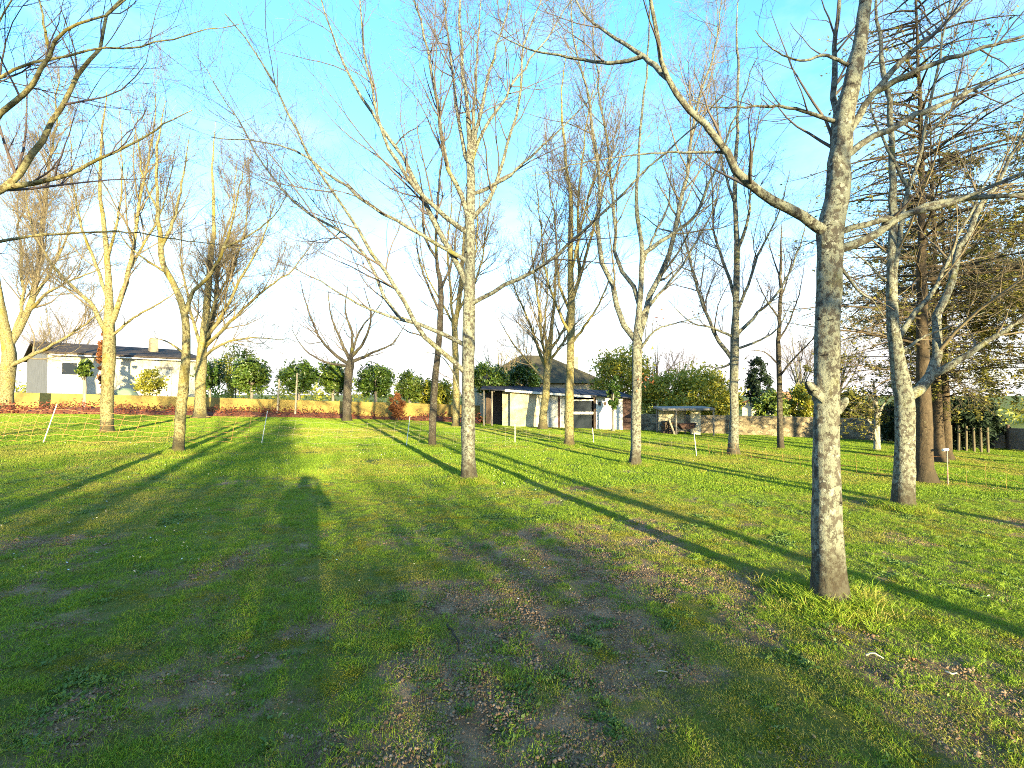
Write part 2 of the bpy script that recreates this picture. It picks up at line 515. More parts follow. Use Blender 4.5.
g1, g2, g3 = gnoise(0.5, 6), gnoise(16, 8, 0.7), gnoise(4, 6)
turf = ramp(N, [(0.3, (0.07, 0.085, 0.016)), (0.5, (0.13, 0.15, 0.02)), (0.72, (0.20, 0.19, 0.035))])
L.new(g1.outputs[0], turf.inputs[0])
soil = ramp(N, [(0.25, (0.09, 0.05, 0.027)), (0.5, (0.26, 0.16, 0.085)), (0.78, (0.46, 0.31, 0.18))])
L.new(g3.outputs[0], soil.inputs[0])
am = N.new('ShaderNodeMath'); am.operation = 'MULTIPLY_ADD'; am.inputs[1].default_value = 0.8
L.new(g2.outputs[0], am.inputs[0]); L.new(at_.outputs['Fac'], am.inputs[2])
mr = N.new('ShaderNodeMapRange'); mr.inputs['From Min'].default_value, mr.inputs['From Max'].default_value = 0.42, 0.72
L.new(am.outputs[0], mr.inputs['Value'])
x = N.new('ShaderNodeMix'); x.data_type = 'RGBA'
L.new(mr.outputs[0], x.inputs[0]); L.new(turf.outputs[0], x.inputs[6]); L.new(soil.outputs[0], x.inputs[7])
L.new(x.outputs[2], B.inputs['Base Color'])
B.inputs['Roughness'].default_value = 0.95
B.inputs['Specular IOR Level'].default_value = 0.15
bp = N.new('ShaderNodeBump'); bp.inputs['Strength'].default_value = 1.0; bp.inputs['Distance'].default_value = 0.05
g4 = gnoise(75, 6, 0.7)
sa = N.new('ShaderNodeMath'); sa.operation = 'MULTIPLY_ADD'; sa.inputs[1].default_value = 0.45
L.new(g4.outputs[0], sa.inputs[0]); L.new(g2.outputs[0], sa.inputs[2])
L.new(sa.outputs[0], bp.inputs['Height']); L.new(bp.outputs[0], B.inputs['Normal'])
sd = N.new('ShaderNodeMath'); sd.operation = 'MULTIPLY_ADD'; sd.inputs[1].default_value = 0.6; sd.inputs[2].default_value = -0.3
L.new(g4.outputs[0], sd.inputs[0])
se = N.new('ShaderNodeMath'); se.operation = 'ADD'
L.new(g3.outputs[0], se.inputs[0]); L.new(sd.outputs[0], se.inputs[1]); L.new(se.outputs[0], soil.inputs[0])
gme = mesh_np('lawn', np.stack([GX, GY, GZ], -1).reshape(-1, 3), quads, m)
a = gme.attributes.new('soil', 'FLOAT', 'POINT')
a.data.foreach_set('value', GS.astype(np.float32).ravel())
lawn = link('lawn', gme)
lawn['kind'] = 'structure'
lawn['label'] = 'sloping green lawn with worn muddy patches'


# ------------------------------------------------------------------ bare trees
def resample(pts, K, wig, rng):
    pts = np.asarray(pts, float)
    if len(pts) == 2:
        pts = np.stack([pts[0], pts.mean(0), pts[1]])
    ext = np.vstack([2 * pts[0] - pts[1], pts, 2 * pts[-1] - pts[-2]])
    seg = np.linalg.norm(np.diff(pts, axis=0), axis=1)
    cum = np.concatenate([[0], np.cumsum(seg)])
    s = np.linspace(0, cum[-1], K)
    i = np.clip(np.searchsorted(cum, s, 'right') - 1, 0, len(seg) - 1)
    u = ((s - cum[i]) / (seg[i] + 1e-9))[:, None]
    p0, p1, p2, p3 = ext[i], ext[i + 1], ext[i + 2], ext[i + 3]
    out = 0.5 * (2 * p1 + (p2 - p0) * u + (2 * p0 - 5 * p1 + 4 * p2 - p3) * u ** 2 + (3 * p1 - p0 - 3 * p2 + p3) * u ** 3)
    if wig:
        w = rng.normal(0, wig, (K, 3)) * np.minimum(np.arange(K), 2)[:, None] / 2
        out = out + w * (cum[-1] / K)
    return out, cum[-1]


def spawn(P, Rr, rng, density, t0, lfrac, lmin, lmax, ang, up, ratio, rtip, K, jit=0.16, rmax=1.0, droop=0.0):
    """side branches of every parent in P (N,K,3)"""
    seg = np.linalg.norm(np.diff(P, axis=1), axis=2)
    Ls = seg.sum(1)
    n = rng.poisson(np.maximum(density * Ls * (1 - t0), 0.02))
    par = np.repeat(np.arange(len(P)), n)
    if len(par) == 0:
        return np.zeros((0, K, 3)), np.zeros((0, K))
    t = t0 + (1 - t0) * rng.random(len(par)) ** 0.9
    Kp = P.shape[1]
    fi = t * (Kp - 1)
    i = np.minimum(fi.astype(int), Kp - 2)
    u = (fi - i)[:, None]
    base = P[par, i] * (1 - u) + P[par, i + 1] * u
    T = P[par, i + 1] - P[par, i]
    T /= np.linalg.norm(T, axis=1, keepdims=True) + 1e-9
    rp = Rr[par, i] * (1 - u[:, 0]) + Rr[par, i + 1] * u[:, 0]
    q = rng.normal(size=T.shape)
    q[:, 2] += 0.25
    q -= T * (q * T).sum(1, keepdims=True)
    q /= np.linalg.norm(q, axis=1, keepdims=True) + 1e-9
    A = np.radians(rng.normal(ang, 9, len(par)))[:, None]
    d = T * np.cos(A) + q * np.sin(A)
    ln = np.clip(Ls[par] * lfrac * (1.05 - 0.65 * t) * rng.uniform(0.55, 1.25, len(par)), lmin, lmax)
    step = (ln / (K - 1))[:, None]
    pts = [base]
    p = base
    for k in range(K - 1):
        d = d + rng.normal(0, jit, d.shape)
        d[:, 2] += up - droop * k / K
        d /= np.linalg.norm(d, axis=1, keepdims=True) + 1e-9
        p = p + d * step
        pts.append(p)
    C = np.stack(pts, 1)
    r0 = np.clip(rp * ratio, rtip, rmax)
    rr = r0[:, None] + (rtip - r0)[:, None] * (np.linspace(0, 1, K) ** 0.8)[None]
    return C, rr


def round_trunk(path, rad, sides, rng, flare=True, lump=0.05):
    K = len(path)
    a = np.arange(sides) * 2 * math.pi / sides
    rr = np.repeat(rad[:, None], sides, 1)
    ph = rng.uniform(0, 6.28, 4)
    h = np.linalg.norm(path - path[0], axis=1)
    for j in range(2, 5):
        rr *= 1 + lump * 0.5 * np.sin(j * a[None] + ph[j - 1] + 1.7 * np.sin(h * 1.9 + j)[:, None])
    rr *= 1 + rng.normal(0, lump * 0.3, rr.shape)
    if flare:
        toes = 1 + 0.35 * np.maximum(0, np.sin(5 * a + ph[0]))[None]
        rr *= 1 + (0.6 * toes - 0.1) * np.exp(-h / 0.13)[:, None] + 0.10 * np.exp(-h / 0.5)[:, None]
    return tubes(path[None], rr[None], sides)


def px_path(pts, depth, rng, spread):
    """photo points -> 3D limb; it also swings towards or away from the viewer as it grows"""
    out = []
    swing = rng.uniform(-1, 1) * spread
    tot = 0.0
    last = None
    for p in pts:
        if last is not None:
            tot += math.hypot(p[0] - last[0], p[1] - last[1]) * depth / F_PX
        dd = p[2] if len(p) > 2 else swing * tot
        out.append(at(p[0], p[1], depth + dd))
        last = p
    return out


def bare_tree(label, base, trunk, limbs, mats, seed, depth=None, dens=1.0, group=None, tw=1.0, spread=0.45, extra=0,
              up=0.05, K2=5, name='bare_tree', twig_r=0.0022, l2=(1.7, 0.42), levels=3):
    """base: photo pixel of the foot; trunk: [(x, y, width_px)]; limbs: [(width_px, [(x, y), ...])]"""
    rng = np.random.default_rng(seed)
    if depth is None:
        foot = on_ground(*base)
    else:
        foot = at(base[0], base[1], depth)
        foot[2] = gz(foot[0], foot[1])
    D = foot[1]
    st = math.hypot(base[0] - CX, F_PX) / F_PX          # sideways stretch of a wide lens
    root = thing(name, label, 'tree', foot, 0, group)
    trunk = [(p[0], p[1], p[2] * (0.3 if k_ == len(trunk) - 1 else 0.66 if k_ >= len(trunk) - 3 and len(trunk) > 6 else 0.86)) for k_, p in enumerate(trunk)]
    limbs = [(w_ * 0.8, p) for w_, p in limbs]
    tp = [foot + np.array([0, 0, -0.12])] + [at(p[0], p[1], D) for p in trunk]
    w = [trunk[0][2] * 1.04] + [p[2] for p in trunk]
    path, Lt = resample(tp, 40, 0.014, rng)
    sway = np.cumsum(rng.normal(0, 0.02, (40, 3)) * np.clip((np.arange(40) - 14) / 12.0, 0, 1)[:, None], axis=0)
    sway[:, 2] = 0
    path = path + sway * min(1.0, Lt / 9)
    cum = np.concatenate([[0], np.cumsum(np.linalg.norm(np.diff(np.array(tp), axis=0), axis=1))])
    rad = np.interp(np.linspace(0, cum[-1], 40), cum, np.array(w) * 0.5 * D / F_PX / st)
    v, f = round_trunk(path - foot, rad, 20, rng, True, 0.075)
    link('trunk', mesh_np('trunk', v, f, mats[0]), root)
    Ps, Rs = [], []
    for wd, pts in limbs:
        lp = px_path(pts, D, rng, spread)
        # root the limb on the nearest point of trunk or earlier limbs
        cand = np.vstack([path] + Ps)
        k = np.argmin(np.linalg.norm(cand - lp[0], axis=1))
        near_ = cand[k]
        shift = near_ - np.array(lp[0])
        shift[2] *= 0.5
        fade = np.linspace(1, 0, len(lp)) ** 2
        lp = [near_ if j == 0 else np.array(q) + shift * fade[j] for j, q in enumerate(lp)]
        P, Ll = resample(lp, 20, 0.05, rng)
        r0 = wd * 0.5 * D / F_PX / st
        rr = r0 + (max(0.16 * r0, twig_r * 1.5) - r0) * np.linspace(0, 1, 20) ** 0.85
        v, f = round_trunk(P - foot, rr, 10, rng, flare=False, lump=0.07)
        link('branch', mesh_np('branch', v, f, mats[0]), root)
        Ps.append(P)
        Rs.append(rr)
    tv, tf, off = [], [], 0

    def add(P, Rr, s):
        nonlocal off
        if len(P) == 0:
            return
        v, f = tubes(P - foot, Rr, s)
        tv.append(v)
        tf.append(f + off)
        off += len(v)
    P1, R1 = np.array(Ps), np.array(Rs)
    if extra:                                            # more limbs of the same habit out of the upper trunk and limbs
        E, ER = spawn(P1, R1, rng, extra, 0.1, 0.7, 0.8, 4.5, 32, 0.10, 0.6, twig_r, 20, 0.09)
        add(E, ER, 6)
        P1, R1 = np.concatenate([P1, E]), np.concatenate([R1, ER])
    A, AR = spawn(P1, R1, rng, l2[0] * dens * 1.35, 0.12, l2[1] * 1.1, 0.4, 3.0, 40, up, 0.5, twig_r, 8, 0.12)
    add(A, AR, 5)
    Bc, BR = spawn(A, AR, rng, 5.2 * dens, 0.12, 0.55, 0.25, 1.5, 40, up * 0.8, 0.6, twig_r * 0.8, K2, 0.16, 0.008)
    add(Bc, BR, 3)
    if levels > 2:
        Cc, CR = spawn(Bc, BR, rng, 6.2 * dens, 0.1, 0.55, 0.12, 0.6, 42, up * 0.6, 0.7, twig_r * 0.75, 3, 0.2, 0.004)
        add(Cc, CR, 3)
    o = link('twigs', mesh_np('twigs', np.vstack(tv), np.vstack(tf), mats[1]), root)
    o['kind'] = 'stuff'
    return root


GREY, GOLD, DARK = (M['bark'], M['twig']), (M['bark_gold'], M['twig_gold']), (M['bark_dark'], M['twig_dark'])
T = {}
T['A'] = bare_tree(
    'stout lichen-spotted bare tree with a snapped stub halfway up its trunk', (829, 601),
    [(827, 520, 36), (826, 420, 33), (828, 330, 31), (831, 260, 30), (834, 225, 31), (843, 170, 27), (856, 105, 25), (872, 40, 24), (882, -15, 20), (895, -110, 14)],
    [(14, [(836, 222), (837, 150), (835, 70), (838, 5), (842, -90)]),
     (17, [(826, 238), (792, 213), (762, 196), (738, 175), (720, 146), (695, 115), (668, 84), (660, 55), (652, 10), (645, -60)]),
     (8, [(668, 84), (640, 66), (610, 40), (582, 12), (560, -40)]),
     (7, [(665, 82), (625, 76), (580, 63), (530, 50), (490, 30)]),
     (15, [(838, 252), (872, 240), (905, 216), (955, 200), (1024, 194), (1100, 180)]),
     (11, [(840, 228), (890, 217), (945, 205), (1024, 173), (1110, 140)]),
     (12, [(846, 150), (872, 100), (905, 60), (945, 25), (975, -12), (1010, -60)]),
     (10, [(876, 97), (920, 70), (962, 55), (1024, 36), (1090, 15)]),
     (12, [(848, 170), (888, 135), (935, 110), (985, 86), (1024, 72), (1090, 60)]),
     (7, [(834, 118), (795, 108), (758, 105), (720, 108), (690, 100)]),
     (6, [(835, 68), (815, 56), (795, 61), (770, 48), (755, 30)]),
     (7, [(832, 256), (858, 290), (872, 300), (885, 318)]),
     (4, [(717, 150), (660, 156), (600, 160), (530, 176)])],
    GREY, 101, dens=1.3, spread=0.3, twig_r=0.0018)
T['B'] = bare_tree(
    'pale lichened bare tree forking at head height into two leaning stems, beside conifer trunks', (903, 508),
    [(904, 460, 24), (905, 415, 25), (903, 390, 24), (897, 355, 18), (893, 320, 15), (892, 285, 13), (891, 220, 11), (889, 150, 10), (885, 60, 8), (880, -40, 5)],
    [(17, [(906, 402), (926, 386), (937, 362), (939, 320), (951, 280), (962, 243), (986, 200), (1010, 160), (1040, 100)]),
     (13, [(936, 378), (955, 366), (978, 350), (1006, 330), (1040, 308), (1080, 280)]),
     (9, [(893, 300), (897, 260), (905, 205), (920, 155), (932, 100), (950, 0), (960, -60)]),
     (9, [(898, 345), (914, 318), (936, 288), (957, 240), (985, 185), (1008, 150)]),
     (6, [(899, 350), (920, 338), (940, 330), (985, 312)]),
     (6, [(892, 290), (880, 277), (866, 262), (850, 250)]),
     (6, [(909, 190), (888, 150), (872, 110), (868, 60)]),
     (6, [(922, 150), (945, 120), (985, 60), (1010, 10)])],
    (M['bark'], M['twig_gold']), 102, dens=1.1, twig_r=0.002)
T['C'] = bare_tree(
    'tall bare tree with straight pale trunk fanning into many upright stems in mid lawn', (469, 481),
    [(468, 430, 15.5), (468, 370, 14.5), (469, 310, 14), (470, 250, 12.5), (470, 205, 11), (470, 165, 9), (466, 100, 6), (461, 40, 5), (460, -50, 3)],
    [(7, [(469, 222), (462, 200), (446, 158), (437, 105), (428, 53), (414, 0), (400, -60)]),
     (6, [(470, 170), (464, 150), (457, 116), (451, 60), (443, 0), (436, -60)]),
     (6, [(471, 165), (476, 135), (482, 105), (495, 53), (510, 0), (520, -50)]),
     (5, [(470, 150), (473, 110), (478, 35), (483, -30)]),
     (5, [(471, 165), (480, 138), (502, 102), (523, 70), (560, 18), (585, -30)]),
     (5, [(470, 200), (482, 192), (506, 179), (530, 158), (560, 130), (605, 85)]),
     (6, [(470, 226), (482, 210), (495, 190), (509, 140), (520, 98), (524, 46), (541, 0), (550, -40)]),
     (8.5, [(467, 285), (454, 258), (438, 231), (422, 200), (404, 158), (376, 120), (355, 88), (330, 28), (315, -20)]),
     (7, [(468, 228), (444, 214), (425, 198), (408, 178), (385, 140), (372, 90), (362, 30), (360, -30)]),
     (6, [(468, 260), (444, 248), (411, 229), (369, 204), (334, 177), (288, 148), (210, 137)]),
     (7, [(467, 378), (441, 351), (419, 331), (402, 297), (383, 270), (358, 228), (330, 186), (305, 151), (289, 112), (260, 63), (225, 15)]),
     (6, [(467, 340), (435, 328), (408, 320), (384, 296), (365, 258), (341, 232), (305, 211), (275, 180), (250, 140), (225, 100), (195, 55)]),
     (5, [(410, 321), (386, 315), (353, 302), (318, 280), (280, 262)]),
     (6, [(471, 306), (495, 292), (540, 268), (592, 224), (640, 176), (690, 130), (725, 95)]),
     (3, [(470, 420), (452, 370), (438, 355), (420, 352)])],
    GREY, 103, dens=1.05, spread=0.5, twig_r=0.0026, extra=0.05)
T['D'] = bare_tree(
    'bare tree with a few rusty leaves, splitting low into four wide upswept stems', (635, 466),
    [(636, 420, 12), (637, 380, 11.5), (637, 345, 12.5), (638, 320, 7.5), (641, 285, 6.5), (642, 245, 5.5), (637, 205, 5), (640, 150, 4), (648, 60, 3), (652, -20, 2)],
    [(8, [(637, 345), (624, 328), (612, 293), (602, 258), (597, 225), (600, 185), (590, 110), (575, 45), (570, -20)]),
     (6, [(638, 310), (634, 290), (624, 274), (615, 245), (613, 200), (605, 130), (595, 55), (590, -20)]),
     (9, [(638, 338), (653, 289), (661, 272), (673, 250), (676, 220), (686, 180), (697, 110), (715, 45), (725, -20)]),
     (6, [(675, 246), (690, 234), (703, 218), (713, 188), (735, 120), (755, 60)]),
     (5, [(641, 322), (664, 292), (686, 262), (694, 246), (715, 205), (722, 160)]),
     (4, [(637, 352), (655, 330), (680, 322), (705, 315)]),
     (4, [(640, 262), (655, 230), (668, 205), (672, 150)])],
    (M['bark'], M['twig_gold']), 104, dens=1.1, up=0.08, twig_r=0.003)
T['E'] = bare_tree(
    'bare tree with straight leader and low arching side limbs before the stone wall', (733, 456),
    [(734, 420, 11), (734, 380, 10), (735, 340, 10), (736, 300, 8), (737, 250, 6.5), (735, 190, 5.5), (737, 120, 4.5), (735, 50, 3.5), (738, -10, 2)],
    [(6, [(733, 358), (716, 334), (700, 298), (690, 258), (680, 222), (672, 170)]),
     (5, [(737, 340), (758, 315), (782, 288), (802, 240), (810, 200)]),
     (5, [(737, 308), (750, 280), (759, 252), (778, 215), (790, 170)]),
     (4, [(736, 350), (761, 340), (778, 328), (790, 305)]),
     (4, [(733, 340), (710, 328), (690, 322), (668, 300)]),
     (5, [(735, 300), (725, 270), (714, 230), (712, 180), (705, 120)]),
     (5, [(736, 250), (748, 215), (752, 160), (762, 100)]),
     (4, [(732, 362), (720, 368), (705, 366)]),
     (4, [(735, 200), (722, 160), (715, 90), (705, 40)])],
    (M['bark'], M['twig']), 105, dens=1.3, up=0.08, twig_r=0.003)
T['F'] = bare_tree(
    'slim bright-barked bare tree standing before the dark shed window', (569, 446),
    [(569, 410, 10), (570, 370, 9), (571, 330, 8.5), (571, 297, 8), (570, 255, 6.5), (569, 200, 5), (566, 150, 4), (562, 100, 3), (565, 50, 2)],
    [(5.5, [(571, 300), (578, 275), (578, 230), (580, 180), (588, 115), (602, 60)]),
     (4.5, [(578, 282), (590, 240), (605, 182), (615, 130)]),
     (4, [(570, 330), (556, 305), (545, 270), (540, 220), (535, 170)]),
     (4, [(571, 340), (590, 318), (605, 290), (620, 250)]),
     (4, [(570, 310), (558, 280), (555, 230), (548, 170), (545, 120)]),
     (4, [(570, 270), (580, 230), (596, 170), (612, 100)])],
    GOLD, 106, dens=1.2, up=0.10, twig_r=0.004, extra=0.25)
T['G'] = bare_tree(
    'thin dark young bare tree with one leader against the stone wall', (781, 450),
    [(780, 420, 7), (779, 370, 6), (778, 320, 5), (777, 270, 3.5), (776, 225, 2.5)],
    [(3.5, [(780, 378), (795, 358), (812, 340), (826, 318)]), (3, [(778, 320), (766, 300), (755, 275)]),
     (3, [(778, 340), (790, 320), (800, 290), (805, 260)]), (2.5, [(778, 300), (788, 275), (796, 240)]),
     (3, [(779, 362), (765, 352), (750, 350)]), (2.5, [(777, 280), (770, 250), (765, 220)])],
    DARK, 107, dens=1.6, up=0.06, twig_r=0.003)
T['K'] = bare_tree(
    'small pale many-stemmed bare tree by the shaded end of the stone wall', (877, 451),
    [(877, 443, 8), (877, 434, 7.5), (877, 420, 6), (876, 400, 5), (874, 380, 4)],
    [(6, [(876, 442), (872, 426), (861, 414), (843, 407)]), (5, [(877, 420), (884, 404), (892, 394)]),
     (4, [(876, 412), (865, 404), (848, 402)]), (3.5, [(877, 405), (870, 392), (862, 388)])],
    (M['bark_pale'], M['twig_gold']), 108, dens=1.0, twig_r=0.003)
T['N'] = bare_tree(
    'near bare tree whose gold-lichened limbs arch over the left lawn, one sawn off short', (-72, 545),
    [(-72, 420, 36), (-70, 300, 33), (-66, 230, 31), (-55, 120, 22), (-50, 20, 16), (-48, -90, 10)],
    [(17, [(-66, 240), (-30, 210), (0, 192), (14, 181), (35, 155), (61, 111), (79, 76), (97, 50), (108, 15), (124, -2), (145, -40)]),
     (11, [(8, 187), (30, 182), (59, 176), (94, 161), (132, 144), (161, 126), (193, 110)]),
     (15, [(-60, 190), (-30, 150), (0, 119), (29, 91), (44, 67), (56, 44), (72, 26), (105, 16), (130, -5)]),
     (8, [(-58, 140), (-20, 88), (0, 78), (38, 63), (94, 51), (146, 45), (199, 31), (240, 25)]),
     (9, [(-68, 262), (-30, 250), (0, 241), (22, 237), (54, 234), (118, 231)]),
     (4, [(50, 235), (120, 233), (200, 242), (250, 250)]),
     (6, [(50, 55), (45, 30), (40, 0), (30, -40)]),
     (6, [(-55, 100), (0, 20), (20, -20), (40, -60)])],
    (M['bark_gold'], M['twig_dark']), 109, depth=5.0, dens=1.2, spread=0.2, twig_r=0.0018)
T['T1'] = bare_tree(
    'gnarled yellow-lichened bare tree forking low, in front of the grey gable wall', (6, 413),
    [(6, 395, 20), (8, 370, 19), (9, 350, 18), (3, 320, 13), (-2, 280, 9), (-5, 220, 6), (0, 150, 4)],
    [(12, [(9, 350), (28, 315), (36, 285), (42, 240), (48, 180), (55, 120), (58, 70)]),
     (8, [(12, 368), (38, 354), (62, 340), (85, 325), (110, 300)]),
     (7, [(9, 345), (22, 310), (22, 260), (18, 210), (25, 150)]),
     (6, [(34, 290), (55, 262), (70, 225), (75, 180)]),
     (6, [(30, 310), (52, 290), (85, 275), (120, 262)])],
    GOLD, 110, dens=1.3, up=0.09, twig_r=0.006, extra=0.42)
T['T2'] = bare_tree(
    'thick-trunked bare tree with a swollen fork, standing behind the orange netting', (107, 433),
    [(107, 410, 15), (108, 380, 15), (109, 350, 17), (109, 330, 15), (109, 295, 9), (106, 245, 7), (101, 200, 6), (97, 150, 5), (100, 90, 3)],
    [(8, [(104, 335), (88, 303), (70, 285), (50, 262), (30, 220), (25, 180)]),
     (9, [(112, 332), (124, 295), (133, 260), (140, 205), (150, 150), (158, 100)]),
     (5, [(112, 338), (135, 318), (165, 300), (190, 280)]),
     (6, [(106, 300), (95, 265), (80, 225), (72, 170), (70, 120)]),
     (5, [(107, 260), (118, 220), (122, 170), (120, 110)]),
     (5, [(130, 270), (150, 235), (165, 200), (175, 150)])],
    GOLD, 111, dens=1.3, up=0.10, twig_r=0.0035, extra=0.5)
T['T3'] = bare_tree(
    'slender bare tree with ringed scars, splitting into a wide Y, its foot before the netting', (178, 453),
    [(180, 425, 13), (183, 390, 12), (186, 355, 11), (185, 318, 10), (176, 288, 8), (164, 262, 7), (162, 235, 6.5), (160, 195, 5), (158, 150, 4), (165, 100, 2)],
    [(7, [(186, 320), (192, 297), (205, 281), (214, 270), (223, 252), (232, 225), (238, 195), (245, 160)]),
     (6, [(163, 245), (174, 222), (180, 195), (186, 160), (190, 130)]),
     (4, [(184, 352), (166, 341), (150, 338)]),
     (4, [(170, 275), (150, 262), (128, 245), (110, 215)]),
     (4, [(226, 245), (250, 235), (275, 215), (290, 190)]),
     (4, [(161, 210), (145, 180), (138, 140), (130, 110)])],
    GOLD, 112, dens=1.4, up=0.07, twig_r=0.003)
T['T4'] = bare_tree(
    'broad old bare tree glowing yellow, rooted in the leaf mulch along the garden wall', (200, 418),
    [(200, 400, 14), (201, 375, 13.5), (202, 350, 12), (206, 315, 9), (210, 265, 7.5), (213, 220, 6), (212, 170, 4), (213, 120, 2)],
    [(7, [(202, 355), (213, 320), (217, 285), (220, 250), (232, 210), (236, 165)]),
     (6, [(203, 350), (228, 325), (258, 295), (292, 270), (315, 240)]),
     (6, [(203, 345), (224, 312), (240, 280), (262, 240), (275, 200)]),
     (5, [(201, 350), (192, 320), (186, 290), (180, 250), (185, 200)]),
     (5, [(203, 360), (222, 345), (250, 338), (285, 340)]),
     (5, [(203, 340), (215, 300), (232, 270), (245, 225), (250, 180)])],
    GOLD, 113, dens=1.3, up=0.09, twig_r=0.006, extra=0.42)
T['T5'] = bare_tree(
    'squat pollarded bare tree with spidery upcurved limbs among the lollipop evergreens', (347, 421),
    [(347, 400, 10), (348, 380, 9.5), (349, 365, 10), (350, 352, 8)],
    [(5, [(348, 364), (332, 353), (317, 333), (306, 303), (300, 280)]), (5, [(349, 360), (340, 340), (331, 315), (328, 290)]),
     (5, [(350, 358), (352, 335), (345, 310), (348, 285)]), (5, [(351, 358), (364, 342), (371, 316), (364, 288)]),
     (5, [(351, 362), (372, 353), (393, 343), (405, 325)]), (4, [(348, 366), (325, 362), (305, 350), (292, 330)]),
     (4, [(351, 356), (360, 330), (380, 305), (386, 285)])],
    (M['bark_dark'], M['twig']), 114, dens=0.9, up=0.06, twig_r=0.006, levels=3)
T['T6'] = bare_tree(
    'dark narrow bare tree leaning slightly, just past the tall upright-stemmed one', (432, 447),
    [(433, 420, 8), (435, 380, 7.5), (440, 330, 7), (441, 290, 6), (437, 255, 5), (440, 200, 4), (445, 140, 3)],
    [(4, [(440, 310), (428, 285), (418, 255), (415, 215)]), (4, [(440, 290), (452, 260), (458, 220), (470, 170)]),
     (3, [(438, 345), (420, 335), (405, 330), (385, 310)]), (4, [(438, 262), (425, 235), (422, 190), (412, 140)])],
    DARK, 115, dens=1.2, up=0.09, twig_r=0.003)
T['T7'] = bare_tree(
    'bright yellow-barked bare tree growing up from the far end of the leaf mulch', (456, 426),
    [(456, 405, 8), (456, 370, 7.5), (455, 330, 6.5), (460, 290, 5.5), (463, 245, 4.5), (468, 200, 3), (470, 150, 2)],
    [(4.5, [(456, 345), (452, 300), (448, 250), (452, 200), (450, 160)]), (4, [(458, 310), (480, 270), (486, 230), (495, 180)]),
     (3.5, [(456, 330), (440, 300), (425, 270), (418, 230)]), (3.5, [(460, 290), (475, 255), (478, 210), (482, 165)])],
    GOLD, 116, dens=1.1, up=0.10, twig_r=0.006, extra=0.42)
T['T8'] = bare_tree(
    'mossy bare tree fanning like a broom, right against the tan shed wall', (543, 429),
    [(543, 415, 9), (546, 395, 8.5), (547, 375, 8.5), (549, 350, 7), (553, 320, 5), (556, 280, 4), (558, 240, 3)],
    [(5, [(546, 372), (538, 350), (528, 320), (515, 290), (508, 260)]), (5, [(547, 370), (542, 335), (538, 300), (532, 260), (530, 220)]),
     (4, [(548, 362), (545, 325), (548, 285), (545, 245)]), (4, [(548, 365), (562, 345), (575, 325), (592, 310)]),
     (4, [(545, 380), (528, 362), (512, 342), (498, 318)]), (4, [(549, 355), (566, 325), (572, 290), (585, 260)])],
    GOLD, 117, dens=1.15, up=0.10, twig_r=0.006, extra=0.425)

# leafless thicket trees standing beyond the walls
rng = np.random.default_rng(640)
for k, (px_, py_, dp, hp, sp, lab, mt) in enumerate([
        (655, 410, 38, 75, 26, 'wispy leafless thicket tree between the shed and the log shelter', DARK),
        (684, 408, 40, 62, 22, 'wispy leafless thicket tree rising behind the log shelter', (M['bark'], M['twig'])),
        (838, 405, 38, 70, 30, 'leafless thicket tree behind the near lichen-spotted trunk, over the stone wall', DARK),
        (800, 405, 42, 80, 24, 'leafless thicket tree over the orange-roofed far house', (M['bark'], M['twig'])),
        (500, 400, 42, 62, 26, 'pale leafless thicket tree left of the slate hip roof', GOLD),
        (232, 398, 44, 58, 26, 'pale leafless thicket tree over the end of the bungalow', GOLD),
        (60, 395, 50, 90, 40, 'tall leafless tree rising behind the bungalow roof', GOLD)]):
    limbs_ = []
    for j in range(9):
        e = (j - 4) / 4.0
        limbs_.append((2.6, [(px_, py_ - hp * 0.12), (px_ + e * sp * 0.45 + rng.normal(0, 2), py_ - hp * rng.uniform(0.4, 0.5)),
                             (px_ + e * sp + rng.normal(0, 3), py_ - hp * rng.uniform(0.8, 1.05) * (1 - 0.25 * e * e))]))
    bare_tree(lab, (px_, py_), [(px_, py_ - hp * 0.1, 4.5), (px_ + 1, py_ - hp * 0.3, 3.5), (px_ - 1, py_ - hp * 0.6, 2.5)], limbs_, mt, 640 + k,
              depth=dp, dens=0.75, up=0.09, twig_r=0.008, name='thicket_tree', levels=3)

# rusty leaves still hanging on the forked tree, and on the near trunk its broken stub
def leaf_cloud(centers, spread_, n, size, rng, flat=0.0):
    """n two-triangle leaves scattered round the given centres -> vertices, triangles"""
    c = centers[rng.integers(0, len(centers), n)]
    p = c + rng.normal(0, 1, (n, 3)) * spread_
    d = rng.normal(0, 1, (n, 3))
    d[:, 2] *= (1 - flat)
    d /= np.linalg.norm(d, axis=1, keepdims=True)
    q = np.cross(d, rng.normal(0, 1, (n, 3)))
    q /= np.linalg.norm(q, axis=1, keepdims=True) + 1e-9
    nn = np.cross(d, q)
    s = size * rng.uniform(0.6, 1.3, (n, 1))
    a = p - d * s
    b = p + q * s * 0.42 + nn * s * 0.15
    t_ = p + d * s
    e = p - q * s * 0.42 + nn * s * 0.15
    v = np.stack([a, b, t_, e], 1).reshape(-1, 3)
    i = np.arange(n)[:, None] * 4
    f = np.concatenate([i + np.array([[0, 1, 2]]), i + np.array([[0, 2, 3]])], 0)
    return v, f


